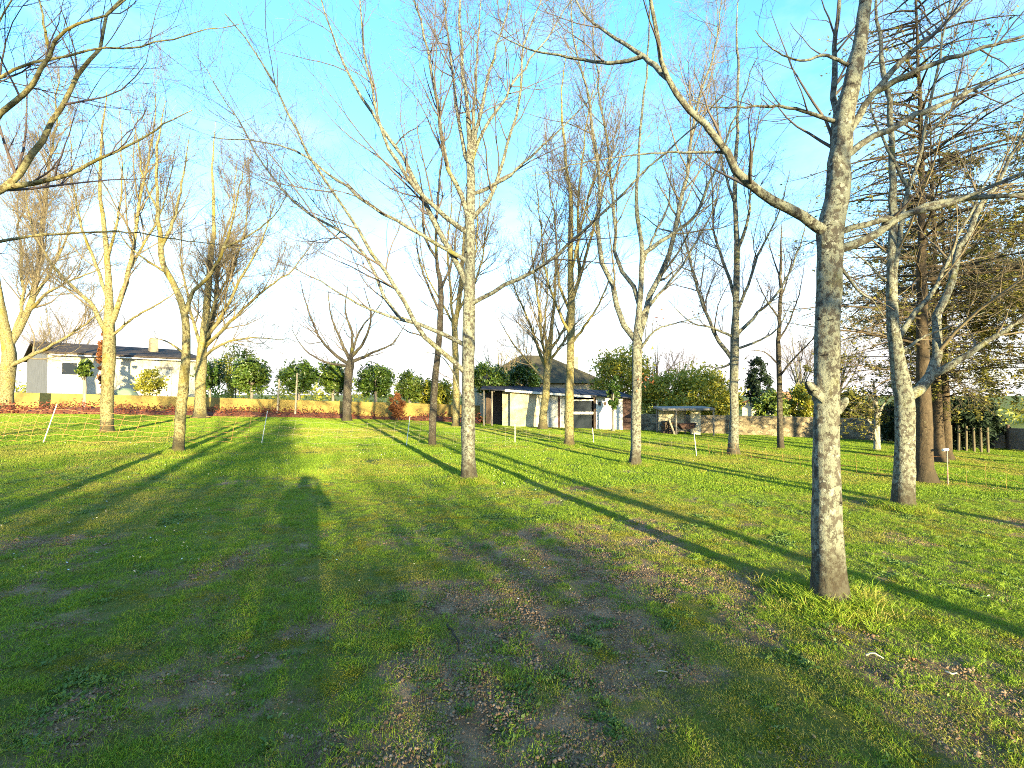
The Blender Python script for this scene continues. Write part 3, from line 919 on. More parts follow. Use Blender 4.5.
rng = np.random.default_rng(5)
dfoot = np.array(T['D'].location)
cs = np.array([at(641, 386, dfoot[1] - 0.12), at(647, 378, dfoot[1] - 0.1), at(660, 318, dfoot[1] + 0.2), at(700, 312, dfoot[1])]) - dfoot
v, f = leaf_cloud(cs, 0.10, 60, 0.05, rng)
o = link('dry_leaves', mesh_np('dry_leaves', v, f, M['rust_leaves'], False), T['D'])
o['kind'] = 'stuff'
afoot = np.array(T['A'].location)
P, _ = resample([at(822, 402, afoot[1]) - afoot, at(815, 392, afoot[1] - 0.05) - afoot, at(807, 383, afoot[1] - 0.08) - afoot], 8, 0.16, rng)
v, f = round_trunk(P, np.array([0.06, 0.055, 0.05, 0.042, 0.046, 0.038, 0.04, 0.012]), 9, rng, False, 0.25)
link('broken_stub', mesh_np('broken_stub', v, f, M['bark']), T['A'])
P, _ = resample([at(836, 408, afoot[1]) - afoot, at(843, 403, afoot[1] - 0.03) - afoot, at(847, 397, afoot[1] - 0.05) - afoot], 6, 0.1, rng)
v, f = round_trunk(P, np.array([0.06, 0.05, 0.04, 0.035, 0.03, 0.01]), 8, rng, False, 0.25)
link('broken_stub', mesh_np('broken_stub', v, f, M['bark']), T['A'])


def copy_tree(src, x, y, rz, label, group=None, s=1.0):
    r = src.copy()
    COL.objects.link(r)
    r.location = (x, y, gz(x, y) - 0.05)
    r.rotation_euler = (0, 0, rz)
    r.scale = (s, s, s)
    r['label'] = label
    if group:
        r['group'] = group
    for ch in list(src.children):
        c = ch.copy()
        COL.objects.link(c)
        c.parent = r
    return r


# the orchard goes on to the right of and behind the viewpoint; these throw the long shadows across the lawn
OUT = 'trees of the same planting beyond the right edge and behind the viewpoint'
for k, (key, x_, y_, rz, s_) in enumerate([('E', 13.5, 4.2, 1.1, 1.0), ('D', 10.4, 0.2, 2.3, 1.0), ('C', -7.5, -6.0, 2.0, 1.0),
                                           ('E', 22.5, 11.0, 5.0, 1.0), ('E', 17.5, 7.0, 0.3, 1.0), ('E', 27.0, 14.0, 2.2, 1.0),
                                           ('C', 7.6, -6.0, 5.2, 1.0), ('E', 0.6, -8.5, 3.6, 1.05)]):
    copy_tree(T[key], x_, y_, rz, 'bare tree of the same planting outside the picture, only its shadow on the lawn', OUT, s_)


# ------------------------------------------------------------------ conifers on the right: flat sprays of fine drooping twigs
def conifer(label, base, width_px, height, seed, twig_mat, n_br, reach, needles, nmat, bark_mat, low=0.22, depth=None):
    rng = np.random.default_rng(seed)
    foot = on_ground(*base) if depth is None else at(base[0], base[1], depth)
    foot[2] = gz(foot[0], foot[1])
    D = foot[1]
    root = thing('conifer', label, 'tree', foot)
    st = math.hypot(base[0] - CX, F_PX) / F_PX
    r0 = width_px * 0.5 * D / F_PX / st
    P, _ = resample([(0, 0, -0.12), (0.02, 0.02, height * 0.3), (0.05, 0, height * 0.6), (0.0, 0.05, height)], 30, 0.01, rng)
    v, f = round_trunk(P, 0.02 + (r0 - 0.02) * (1 - np.linspace(0, 1, 30)) ** 1.7, 16, rng, True, 0.05)
    link('trunk', mesh_np('trunk', v, f, bark_mat), root)
    K = 14
    zz = np.sort(height * (low + (0.97 - low) * rng.random(n_br) ** 0.9))
    az = rng.uniform(0, 2 * math.pi, n_br)
    ln = reach * (1 - 0.75 * (zz / height) ** 1.3) * rng.uniform(0.6, 1.15, n_br)
    pts = np.zeros((n_br, K, 3))
    d = np.stack([np.cos(az), np.sin(az), rng.uniform(0.05, 0.35, n_br)], 1)
    p = np.stack([np.interp(zz, P[:, 2], P[:, 0]), np.interp(zz, P[:, 2], P[:, 1]), zz], 1)
    for k in range(K):
        pts[:, k] = p
        d = d + rng.normal(0, 0.06, d.shape)
        d[:, 2] -= 0.035
        d /= np.linalg.norm(d, axis=1, keepdims=True)
        p = p + d * (ln / K)[:, None]
    rb = (0.022 + 0.012 * ln / reach)[:, None] * (1 - 0.85 * np.linspace(0, 1, K))[None]
    for q in range(n_br):
        v, f = tubes(pts[q:q + 1], rb[q:q + 1], 6)
        link('branch', mesh_np('branch', v, f, bark_mat), root)
    A, AR = spawn(pts, rb, rng, 5.0, 0.12, 0.42, 0.25, 1.6, 48, 0.0, 0.5, 0.003, 5, 0.07, 0.012, 0.25)
    Bc, BR = spawn(A, AR, rng, 5.0, 0.1, 0.5, 0.15, 0.7, 42, 0.0, 0.7, 0.0028, 3, 0.08, 0.006, 0.35)
    v1, f1 = tubes(A, AR, 3)
    v2, f2 = tubes(Bc, BR, 3)
    o = link('twigs', mesh_np('twigs', np.vstack([v1, v2]), np.vstack([f1, f2 + len(v1)]), twig_mat), root)
    o['kind'] = 'stuff'
    if needles:
        allp = np.concatenate([A[:, 2:].reshape(-1, 3), Bc[:, 1:].reshape(-1, 3)])
        v, f = leaf_cloud(allp, 0.04, int(needles * 1.45), 0.05, rng, 0.55)
        o = link('needles', mesh_np('needles', v, f, nmat, False), root)
        o['kind'] = 'stuff'
    return root


conifer('tall reddish conifer trunk with fine level twigs, close behind the forked pale tree', (925, 482), 21, 13.0, 201,
        M['twig_gold'], 130, 4.4, 1500, M['olive_needles'], M['bark_red'], 0.24)
conifer('second conifer of the row, its rough trunk just past the reddish one', (937, 462), 17, 12.0, 202,
        M['twig_gold'], 120, 4.5, 3500, M['olive_needles'], M['bark_red'], 0.2)
conifer('conifer with a skirt of olive needles drooping over the wooden stakes', (946, 440), 13, 11.0, 203,
        M['twig'], 85, 5.0, 34000, M['olive_needles'], M['bark_red'], 0.15, depth=17.5)
conifer('bushy olive conifer spreading its boughs near the grey panel fence', (1060, 440), 16, 12.0, 204,
        M['twig_gold'], 90, 5.2, 30000, M['olive_needles'], M['bark_red'], 0.25, depth=16.0)


# ------------------------------------------------------------------ evergreens, shrubs and hedges
def clump_centres(radii, n, rng):
    d = rng.normal(0, 1, (n, 3))
    d /= np.linalg.norm(d, axis=1, keepdims=True)
    rr = rng.uniform(0.45, 1.0, (n, 1)) ** 0.6
    return d * rr * np.array(radii) * rng.uniform(0.8, 1.12, (n, 1))


def shrub(name, label, px, depth, top, bottom, half_w, mat, seed, leaves=2600, size=0.09, clumps=60, stem=None, group=None, cat='shrub', foot_py=None):
    """crown between photo rows top and bottom at the given depth, half_w pixels to either side"""
    rng = np.random.default_rng(seed)
    c = at(px, (top + bottom) / 2, depth)
    g = gz(c[0], c[1])
    root = thing(name, label, cat, (c[0], c[1], g), 0, group)
    rz_ = (bottom - top) / 2 * depth / F_PX
    rx_ = half_w * depth / F_PX
    cen = clump_centres((rx_, rx_ * 0.9, rz_), clumps, rng) + np.array([0, 0, c[2] - g])
    cen[:, 2] = np.maximum(cen[:, 2], 0.05)
    v, f = leaf_cloud(cen, min(rx_, rz_) * 0.17, int(leaves * 1.65), size * 1.05, rng)
    o = link('crown', mesh_np('crown', v, f, mat, False), root)
    o['kind'] = 'stuff'
    sw = stem or 0.05
    P, _ = resample([(0, 0, -0.1), (rng.normal(0, .03), 0, (c[2] - g) * 0.5), (rng.normal(0, .05), 0, c[2] - g + rz_ * 0.3)], 10, 0.04, rng)
    v, f = round_trunk(P, np.linspace(sw, sw * 0.5, 10), 9, rng, True, 0.08)
    link('trunk', mesh_np('trunk', v, f, M['bark_dark'] if stem is None else M['old_wood']), root)
    n = 9
    base = np.repeat(P[None, 6], n, 0)
    tgt = cen[rng.integers(0, len(cen), n)]
    Q = base[:, None] + (tgt - base)[:, None] * np.linspace(0, 1, 6)[None, :, None] + rng.normal(0, 0.03, (n, 6, 3)) * np.linspace(0, 1, 6)[None, :, None]
    for q in range(n):
        v, f = tubes(Q[q:q + 1], np.linspace(sw * 0.4, 0.008, 6)[None], 5)
        link('branch', mesh_np('branch', v, f, M['bark_dark']), root)
    return root


LOL = 'round-headed evergreens behind the garden wall'
shrub('evergreen_tree', 'small dark evergreen ball on a stout stem below the bungalow window', 85.5, 33.5, 361, 377, 7, M['evergreen'], 301, 900, 0.11, 26, 0.14)
shrub('evergreen_tree', 'dark evergreen half hidden behind the broad yellow trunk', 210, 36, 362, 388, 13, M['evergreen'], 302, 1300, 0.12, 34, 0.1)
shrub('evergreen_tree', 'round-headed evergreen on a leaning stem beside the two wooden stakes', 252, 35, 360, 391, 17, M['evergreen'], 303, 2600, 0.12, 60, 0.13, LOL)
shrub('evergreen_tree', 'round-headed evergreen just behind the two wooden stakes', 299, 35, 362, 391, 17, M['evergreen'], 304, 2600, 0.12, 60, 0.14, LOL)
shrub('evergreen_tree', 'evergreen crown tight behind the squat pollarded tree', 333, 36, 364, 396, 13, M['evergreen'], 305, 2300, 0.12, 50, 0.13, LOL)
shrub('evergreen_tree', 'darkest round-headed evergreen between the pollarded tree and the rusty bush', 376, 35, 367, 395, 17, M['evergreen'], 306, 2800, 0.12, 60, 0.14, LOL)
shrub('evergreen_tree', 'evergreen with a thin crown behind the rusty bush', 409, 35.5, 373, 400, 14, M['evergreen'], 307, 1700, 0.12, 40, 0.14, LOL)
shrub('rusty_bush', 'narrow rust-red dead bush on the leaf mulch', 397, 33, 394, 416, 7, M['rust_leaves'], 308, 1500, 0.09, 26)
shrub('evergreen_tree', 'loose evergreen leaning over the left end of the shed roof', 487, 33, 364, 394, 20, M['evergreen'], 309, 2300, 0.12, 46)
shrub('evergreen_tree', 'dark evergreen rising behind the tan part of the shed', 524, 34, 366, 396, 16, M['evergreen'], 310, 2300, 0.12, 46)
shrub('ivy_column', 'column of dark ivy on a dead stem before the white shed panels', 613, 28.5, 376, 412, 5, M['evergreen'], 311, 1100, 0.10, 24, 0.08)
shrub('evergreen_tree', 'big olive-green evergreen behind the right end of the shed', 622, 37, 350, 415, 28, M['yellow_shrub'], 312, 4400, 0.13, 90, 0.16)
shrub('bamboo_clump', 'bright yellow-green bushy clump behind the open log shelter', 700, 32, 370, 428, 31, M['yellow_shrub'], 313, 5600, 0.12, 90)
shrub('yellow_shrub', 'yellow-green shrub between the shed and the log shelter', 660, 34, 374, 425, 18, M['yellow_shrub'], 314, 2600, 0.12, 50)
shrub('evergreen_tree', 'slim dark cypress behind the stone wall', 759, 38, 352, 424, 11, M['dark_needles'], 315, 2600, 0.12, 60)
shrub('evergreen_bush', 'rounded dark-green bush peeping over the stone wall', 771, 34, 390, 425, 15, M['evergreen'], 316, 2200, 0.12, 44)
shrub('yellow_shrub', 'sunlit yellow bush over the wall near the thin dark tree', 800, 34, 384, 426, 15, M['yellow_shrub'], 317, 2200, 0.12, 44)
shrub('yellow_shrub', 'low yellow scrub under the bare trees on the far side of the ochre wall', 435, 36, 378, 410, 17, M['yellow_shrub'], 318, 1800, 0.13, 40)
shrub('hedge_bush', 'olive-brown winter hedge bush past the near trunk, over the wall', 850, 33, 392, 424, 22, M['olive_needles'], 319, 2400, 0.12, 50)
shrub('evergreen_bush', 'deep green shrub beside the white gable', 725, 37, 385, 425, 14, M['evergreen'], 320, 2000, 0.12, 40)
shrub('rusty_climber', 'orange-brown climber on a pole by the white bungalow wall', 105, 37, 326, 392, 6, M['rust_leaves'], 321, 2000, 0.10, 40, 0.12)
shrub('dry_bush', 'tangled pale dry bush under the bungalow windows', 150, 34.5, 372, 398, 12, M['yellow_shrub'], 322, 900, 0.10, 30)
shrub('pale_shrub', 'pale feathery shrub past the end of the bungalow', 236, 42, 345, 395, 18, M['yellow_shrub'], 323, 1500, 0.12, 50)
for k, (px_, dp, tp_, bt, hw, lab) in enumerate([
        (960, 22.0, 398, 446, 24, 'black-green hedge bush behind the first wooden stakes'),
        (976, 23.5, 398, 446, 17, 'black-green hedge bush behind the last wooden stakes'),
        (925, 24.0, 402, 440, 20, 'dark hedge bush seen between the conifer trunks'),
        (900, 25.0, 404, 440, 18, 'dark hedge bush beyond the small pale tree')]):
    shrub('hedge_bush', lab, px_, dp, tp_, bt, hw, M['dark_needles'], 340 + k, 3600, 0.10, 70)

# far, uncountable scrub closing the view between the gardens
rng = np.random.default_rng(77)
xs = rng.uniform(-110, 110, 900)
ys = 62 + 10 * rng.random(900) - np.abs(xs) * 0.1
hh = 1.2 + 2.6 * fbm(xs * 0.09, ys * 0 + 1, 8, 3) * rng.random(900)
cen = np.stack([xs, ys, ground_z(xs, ys) + hh * rng.random(900) * 1.1], 1)
v, f = leaf_cloud(cen, 0.55, 15000, 0.26, rng)
o = link('far_scrub', mesh_np('far_scrub', v, f, M['yellow_shrub'], False))
o['kind'] = 'stuff'
o['label'] = 'distant band of scrub beyond the gardens'

# ------------------------------------------------------------------ leaf mulch along the garden wall
def strip_pts(row, n):
    out = []
    for x_ in np.linspace(row[0][0], row[-1][0], n):
        y_ = np.interp(x_, [q[0] for q in row], [q[1] for q in row])
        out.append(on_ground(x_, y_))
    return np.array(out)


front = strip_pts([(-60, 414), (100, 414.5), (250, 417), (400, 420), (480, 424)], 60)
back = front + np.array([0, 2.6, 0])
rows = []
for k, t_ in enumerate(np.linspace(0, 1, 9)):
    p = front * (1 - t_) + back * t_
    p[:, 2] = ground_z(p[:, 0], p[:, 1]) - 0.03 + math.sin(math.pi * min(1, t_ * 1.05 + 0.001)) ** 0.7 * (0.16 + 0.34 * fbm(p[:, 0] * 0.5, p[:, 1] * 0.5, 3, 3))
    rows.append(p)
V = np.array(rows)
idx = np.arange(9 * 60).reshape(9, 60)
q = np.stack([idx[:-1, :-1], idx[:-1, 1:], idx[1:, 1:], idx[1:, :-1]], -1).reshape(-1, 4)
M['mulch'] = noisy('red_brown_mulch', (0.07, 0.022, 0.014), (0.22, 0.08, 0.045), 6, 0.95, 0.8, 0.05)
mound = link('leaf_mulch_bank', mesh_np('leaf_mulch_bank', V.reshape(-1, 3), q, M['mulch']))
mound['kind'] = 'stuff'
mound['label'] = 'low red-brown bank of leaf mulch along the garden wall'
cen = V[:, :, :].reshape(-1, 3)
v, f = leaf_cloud(cen + np.array([0, 0, 0.05]), 0.18, 9000, 0.085, rng, 0.4)
o = link('fallen_leaves', mesh_np('fallen_leaves', v, f, M['litter'], False))
o['kind'] = 'stuff'
o['label'] = 'loose dry leaves lying on the mulch bank'


# ------------------------------------------------------------------ walls, buildings
def wall_between(name, label, pts, height, thick, mat, cap=None, cat='wall'):
    """garden wall on the ground through the given points, stepping with the slope"""
    root = thing(name, label, cat, (pts[0][0], pts[0][1], gz(pts[0][0], pts[0][1])))
    o0 = np.array(root.location)
    ps = [np.array(p[:2]) for p in pts]
    vs, fs = [], []
    for k, p in enumerate(ps):
        a = ps[max(0, k - 1)]
        b = ps[min(len(ps) - 1, k + 1)]
        d = (b - a) / np.linalg.norm(b - a)
        nrm = np.array([-d[1], d[0]]) * thick / 2
        g = gz(*p)
        h = height[k] if isinstance(height, (list, tuple)) else height
        for s_, zz in ((-1, g - 0.25), (1, g - 0.25), (1, g + h), (-1, g + h)):
            vs.append((p[0] + nrm[0] * s_ - o0[0], p[1] + nrm[1] * s_ - o0[1], zz - o0[2]))
    for k in range(len(ps) - 1):
        b = 4 * k
        for i in range(4):
            fs.append((b + i, b + (i + 1) % 4, b + 4 + (i + 1) % 4, b + 4 + i))
    fs += [(0, 1, 2, 3), tuple(4 * (len(ps) - 1) + i for i in (3, 2, 1, 0))]
    MBo = MB(); MBo.v, MBo.f = vs, fs
    MBo.build('wall_body', mat, root)
    if cap:
        cv, cf = [], []
        for k, p in enumerate(ps):
            a = ps[max(0, k - 1)]
            b = ps[min(len(ps) - 1, k + 1)]
            d = (b - a) / np.linalg.norm(b - a)
            nrm = np.array([-d[1], d[0]]) * (thick / 2 + 0.04)
            h = height[k] if isinstance(height, (list, tuple)) else height
            g = gz(*p) + h + 0.002
            for s_, zz in ((-1, g), (1, g), (1, g + 0.07), (-1, g + 0.07)):
                cv.append((p[0] + nrm[0] * s_ - o0[0], p[1] + nrm[1] * s_ - o0[1], zz - o0[2]))
        B2 = MB(); B2.v, B2.f = cv, fs
        B2.build('coping', cap, root)
    return root


gw = [at(x_, 400, d_) for x_, d_ in ((-110, 33), (0, 33.4), (100, 33.6), (200, 34), (300, 34.3), (400, 34.5), (480, 34.5))]
wall_between('garden_wall', 'long low ochre-rendered garden wall behind the red-brown leaf mulch', gw, 1.15, 0.25, M['yellow_wall'])
sw = [at(x_, 430, d_) for x_, d_ in ((636, 30.5), (700, 29.5), (760, 28.6), (820, 27.8), (880, 27.2), (930, 26.8), (960, 26))]
wall_between('stone_wall', 'weathered brown rubble-stone boundary wall beyond the lawn', sw, [1.0, 1.05, 1.1, 1.15, 1.15, 1.1, 1.1], 0.4, M['rubble'])

# right-hand grey panel fence with dark posts, and the row of wooden stakes before it
fp = [at(x_, 440, d_) for x_, d_ in ((992, 23.6), (1008, 23.0), (1028, 22.2), (1052, 21.2), (1080, 20.2))]
pf = thing('panel_fence', 'grey-brown panel fence with dark posts past the wooden stakes', 'fence', (fp[0][0], fp[0][1], gz(fp[0][0], fp[0][1])))
o0 = np.array(pf.location)
M['fence_panel'] = noisy('grey_brown_panel', (0.24, 0.18, 0.15), (0.36, 0.28, 0.24), 2, 0.9, 0.2)
for a_, b_ in zip(fp[:-1], fp[1:]):
    za, zb = gz(a_[0], a_[1]), gz(b_[0], b_[1])
    d = np.array([b_[0] - a_[0], b_[1] - a_[1]]); d /= np.linalg.norm(d)
    n_ = np.array([-d[1], d[0]]) * 0.02
    c = []
    for zoff in (0.03, 1.0):
        for (p_, zz, s_) in ((a_, za, -1), (b_, zb, -1), (b_, zb, 1), (a_, za, 1)):
            c.append((p_[0] + n_[0] * s_ - o0[0], p_[1] + n_[1] * s_ - o0[1], zz + zoff - o0[2]))
    MB().hexa(c).build('panel', M['fence_panel'], pf)
for p_ in fp:
    zz = gz(p_[0], p_[1])
    MB().bar((p_[0] - o0[0], p_[1] - o0[1], zz - 0.2 - o0[2]), (p_[0] - o0[0], p_[1] - o0[1], zz + 1.15 - o0[2]), 0.08, 8).build('post', M['dark_wood'], pf)

STK = 'row of wooden stakes by the dark hedge'
for k, (x_, top) in enumerate([(951, 425), (958.5, 425.5), (966, 426), (974, 427), (981, 427), (988, 427.5)]):
    p = at(x_, 445, 21.5 - k * 0.12)
    p[2] = gz(p[0], p[1])
    tpz = at(x_, top, p[1])[2]
    mb = MB().bar((0, 0, -0.15), (RNG.normal(0, .02), 0, tpz - p[2]), 0.05, 8, 0.045)
    o = mb.build('wooden_stake', M['stake'], None, tuple(p))
    tag(o, 'mossy round wooden stake in the short row before the dark hedge', 'stake', STK)

for k, (x_, yt, yb, lab) in enumerate([(295, 373, 417, 'taller of two pale stakes standing in the leaf mulch'),
                                       (277, 379, 416, 'shorter of two pale stakes standing in the leaf mulch')]):
    p = at(x_, yb, 33.3)
    p[2] = gz(p[0], p[1])
    o = MB().bar((0, 0, -0.1), (0.12, 0, at(x_, yt, 33.3)[2] - p[2]), 0.06, 8, 0.055).build('wooden_stake', M['pale_wood'], None, tuple(p))
    tag(o, lab, 'stake')


def frame_house(name, label, P1, P2, depth_, z0, eave, ridge, wall_m, roof_m, gable_m=None):
    """long house: front wall from P1 to P2, ridge parallel to it"""
    P1, P2 = np.array(P1[:2]), np.array(P2[:2])
    L_ = np.linalg.norm(P2 - P1)
    ang = math.atan2(P2[1] - P1[1], P2[0] - P1[0])
    root = thing(name, label, 'house', (P1[0], P1[1], z0), ang)
    h, rg = eave - z0, ridge - z0
    B = MB()
    B.poly([(0, 0, -1), (L_, 0, -1), (L_, 0, h), (0, 0, h)], [(0, 1, 2, 3)])
    B.build('wall', wall_m, root)
    MB().poly([(L_, depth_, -1), (0, depth_, -1), (0, depth_, h), (L_, depth_, h)], [(0, 1, 2, 3)]).build('wall', wall_m, root)
    for x_ in (0, L_):
        g = MB().poly([(x_, 0, -1), (x_, depth_, -1), (x_, depth_, h), (x_, depth_ / 2, rg), (x_, 0, h)], [(0, 1, 2, 3, 4)])
        g.build('gable', gable_m or wall_m, root)
    sl = (rg - h) / (depth_ / 2)
    rf = link('roof', None, root)
    e = 0.35
    for s_ in (0, 1):
        y0, y1 = (-e, depth_ / 2) if s_ == 0 else (depth_ + e, depth_ / 2)
        za, zb = h - e * sl + 0.03, rg + 0.03
        MB().hexa([(-e, y0, za), (L_ + e, y0, za), (L_ + e, y1, zb), (-e, y1, zb),
                   (-e, y0, za + 0.14), (L_ + e, y0, za + 0.14), (L_ + e, y1, zb + 0.14), (-e, y1, zb + 0.14)]).build('roof_slope', roof_m, rf)
    return root, L_, h, rg


def window(root, x0, x1, z0, z1, frame_m, y=-0.03, bars=1):
    w = link('window', None, root)
    t_ = 0.08
    MB().box(x0 + t_, x1 - t_, y - 0.01, y + 0.02, z0 + t_, z1 - t_).build('pane', M['glass'], w)
    MB().box(x0, x1, y - 0.05, y + 0.02, z1 - t_, z1).build('frame', frame_m, w)
    MB().box(x0, x1, y - 0.09, y + 0.02, z0, z0 + t_).build('sill', frame_m, w)
    MB().box(x0, x0 + t_, y - 0.05, y + 0.02, z0 + t_, z1 - t_).build('frame', frame_m, w)
    MB().box(x1 - t_, x1, y - 0.05, y + 0.02, z0 + t_, z1 - t_).build('frame', frame_m, w)
    for b in range(bars):
        xc = x0 + (x1 - x0) * (b + 1) / (bars + 1)
        MB().box(xc - 0.03, xc + 0.03, y - 0.045, y + 0.02, z0 + t_, z1 - t_).build('glazing_bar', frame_m, w)
    return w


P1, P2 = at(47, 390, 38.0), at(200, 390, 45.7)
z0 = gz(P1[0], P1[1])
bung, BL, BH, BR_ = frame_house('bungalow', 'long low white bungalow with grey gable end and dark tiled roof', P1, P2, 15.0, z0,
                                at(47, 353, 38.0)[2], at(47, 353, 38)[2] + 1.25, M['white_wall'], M['old_tile'], M['grey_wall'])


def along(px):
    """how far along the bungalow's front the sight line through pixel column px meets it"""
    d = P2 - P1
    k = (px - CX) / F_PX
    s_ = (k * P1[1] - P1[0]) / (d[0] - k * d[1])
    return s_ * math.hypot(d[0], d[1]), P1[1] + s_ * d[1]


for (xa, xb, ya, yb, nb) in ((60, 78, 361.5, 375.5, 0), (142, 152, 368, 382, 1)):
    a0, da = along(xa)
    a1, _ = along(xb)
    window(bung, a0, a1, at(xa, yb, da)[2] - z0, at(xa, ya, da)[2] - z0, M['white_paint'], bars=nb)
a0, da = along(157); a1, _ = along(171)
dr = link('door', None, bung)
MB().box(a0, a1, -0.06, 0.02, at(157, 394, da)[2] - z0 - 0.4, at(157, 369, da)[2] - z0).build('door_leaf', M['grey_sheet'], dr)
MB().box(a0 - 0.1, a1 + 0.1, -0.1, 0.02, at(157, 369, da)[2] - z0 + 0.002, at(157, 367, da)[2] - z0 + 0.05).build('lintel', M['old_wood'], dr)
MB().box(a1 - 0.3, a1 - 0.24, -0.11, -0.062, 0.9, 1.0).build('handle', M['black'], dr)
a0, da = along(165)
ch = MB().box(a0 - 0.3, a0 + 0.3, 3.6, 4.3, BH, BR_ + 0.75)
ch.build('chimney', M['hill_stone'], bung)
a0, _ = along(48); a1, _ = along(197)
MB().bar((a0, -0.42, BH - 0.12), (a1, -0.42, BH - 0.12), 0.06, 6).build('gutter', M['white_paint'], bung)
a0, da = along(122); a1, _ = along(134)
tp_ = thing('tarpaulin_heap', 'grey-green tarpaulin heap against the bungalow wall', 'tarpaulin', (0, 0, 0))
c = at(126, 392, 39.0)
c[2] = gz(c[0], c[1])
tp_.location = tuple(c)
nn = 14
uu, vv = np.meshgrid(np.linspace(-1, 1, nn), np.linspace(-1, 1, nn))
zz = (1 - np.maximum(np.abs(uu), np.abs(vv)) ** 3) * (1.5 + 0.25 * fbm(uu * 2 + 5, vv * 2, 4, 3))
V = np.stack([uu * 1.0, vv * 0.6, zz], -1).reshape(-1, 3)
idx = np.arange(nn * nn).reshape(nn, nn)
link('cover', mesh_np('cover', V, np.stack([idx[:-1, :-1], idx[:-1, 1:], idx[1:, 1:], idx[1:, :-1]], -1).reshape(-1, 4), M['tarp']), tp_)

# hip-roofed dark house behind the shed
c = at(538, 400, 46)
zg = gz(c[0], c[1])
hh = thing('slate_house', 'house with a steep dark slate hip roof behind the shed', 'house', (c[0], c[1], zg), R(8))
xl, xr = -5.6, 6.4
ez, rz_ = at(538, 383, 46)[2] - zg, at(538, 352, 46)[2] - zg
MB().box(xl, xr, 0, 8, -0.5, ez).build('wall', M['hill_stone'], hh)
MB().poly([(xl - .4, -.4, ez + .003), (xr + .4, -.4, ez + .003), (xr + .4, 8.4, ez + .003), (xl - .4, 8.4, ez + .003), (-1.0, 4, rz_), (1.6, 4, rz_)],
          [(0, 1, 5, 4), (1, 2, 5), (2, 3, 4, 5), (3, 0, 4), (3, 2, 1, 0)]).build('roof', M['mossy_slate'], hh)
window(hh, 2.6, 3.8, 0.9, 2.1, M['white_paint'])
MB().box(4.2, 4.8, 3.6, 4.2, ez, rz_ - 0.1).build('chimney', M['hill_stone'], hh)

# far houses over the stone wall
Pa, Pb = at(806, 400, 50), at(852, 400, 52)
frame_house('far_house', 'far house with an orange tiled roof over the stone wall', Pa, Pb, 7, gz(Pa[0], Pa[1]), at(806, 406, 50)[2], at(806, 393, 50)[2], M['white_wall'], M['orange_tile'])
Pa, Pb = at(742, 400, 46), at(745, 400, 52)
hs_, _, hh_, _ = frame_house('far_house', 'small far house showing its white gable over the stone wall', Pb, Pa, 4.4, gz(Pa[0], Pa[1]), at(742, 404, 46)[2], at(742, 394, 46)[2], M['white_wall'], M['orange_tile'])

# ------------------------------------------------------------------ the shed
SD = 30.0
sb = at(502, 428, SD)
sg = gz(at(560, 428, SD)[0], SD)
shed = thing('garden_shed', 'long patched shed with tan panels, dark window and white boards under a slate-dark roof', 'shed', (0, SD, sg))


def sxp(px):
    return float(at(px, 400, SD)[0])


def szp(py):
    return float(at(560, py, SD)[2]) - sg


Sz = szp
low = -0.25
roof_l, roof_r = Sz(389), Sz(398)


def eave(px):
    return roof_l + (roof_r - roof_l) * (px - 484) / (632 - 484)


def panel(name, x0, x1, mat, y0=0.0, y1=0.05, zb=low, gap=0.02):
    a, b = sxp(x0) + gap / 2, sxp(x1) - gap / 2
    MB().hexa([(a, y0, zb), (b, y0, zb), (b, y1, zb), (a, y1, zb),
               (a, y0, eave(x0) - 0.04), (b, y0, eave(x1) - 0.04), (b, y1, eave(x1) - 0.04), (a, y1, eave(x0) - 0.04)]).build(name, mat, shed)


panel('wall_panel', 510, 526, M['tan_panel'])
panel('wall_panel', 526, 536, M['tan_panel'], 0.01, 0.06)
panel('wall_panel', 536, 546, M['cream_panel'])
panel('translucent_sheet', 546, 558, M['grey_sheet'], 0.02, 0.06)
panel('door_post', 558, 559.8, M['red_wood'], -0.02, 0.06)
panel('corner_post', 560, 561.6, M['white_paint'], -0.05, 0.06)
panel('wall_panel', 561.8, 572, M['grey_sheet'])
panel('frame_post', 593.4, 595.6, M['dark_wood'], -0.04, 0.06)
panel('white_board', 595.8, 609, M['white_paint'], -0.02, 0.05)
panel('white_board', 609, 622.6, M['white_paint'], -0.02, 0.05)
panel('wall_panel', 502, 510, M['tan_panel'], 0.35, 0.4)
for k in range(7):
    z_a = low + (eave(627) - 0.04 - low) * k / 7
    z_b = low + (eave(627) - 0.04 - low) * (k + 1) / 7 - 0.02
    MB().box(sxp(622.8) + 0.01, sxp(631.5), -0.01 + 0.004 * (k % 2), 0.05, z_a, z_b).build('board', M['red_wood'], shed)
wnd = link('window', None, shed)
xa, xb = sxp(572), sxp(593.2)
MB().box(xa + .07, xb - .07, 0.07, 0.09, Sz(413) + .08, Sz(399.5) - .09).build('pane', M['glass'], wnd)
MB().box(xa + .07, xb - .07, 0.07, 0.09, Sz(429), Sz(413) - .08).build('pane', M['glass'], wnd)
MB().box(xa, xb, -0.05, 0.1, Sz(413) - .075, Sz(413) + .075).build('rail', M['white_paint'], wnd)
MB().box(xa, xb, -0.05, 0.1, Sz(399.5) - .085, Sz(399.5) + .0).build('frame', M['white_paint'], wnd)
MB().box(xa, xb, -0.06, 0.1, Sz(430), Sz(429) - .003).build('sill', M['white_paint'], wnd)
for x_ in (599.5, 605, 616.5):
    MB().box(sxp(x_) - .07, sxp(x_) + .07, -0.05, -0.022, Sz(405.5), Sz(402)).build('vent', M['dark_wood'], shed)
MB().box(sxp(574), sxp(591), 0.5, 0.9, low, Sz(420)).build('workbench', M['pale_wood'], shed)
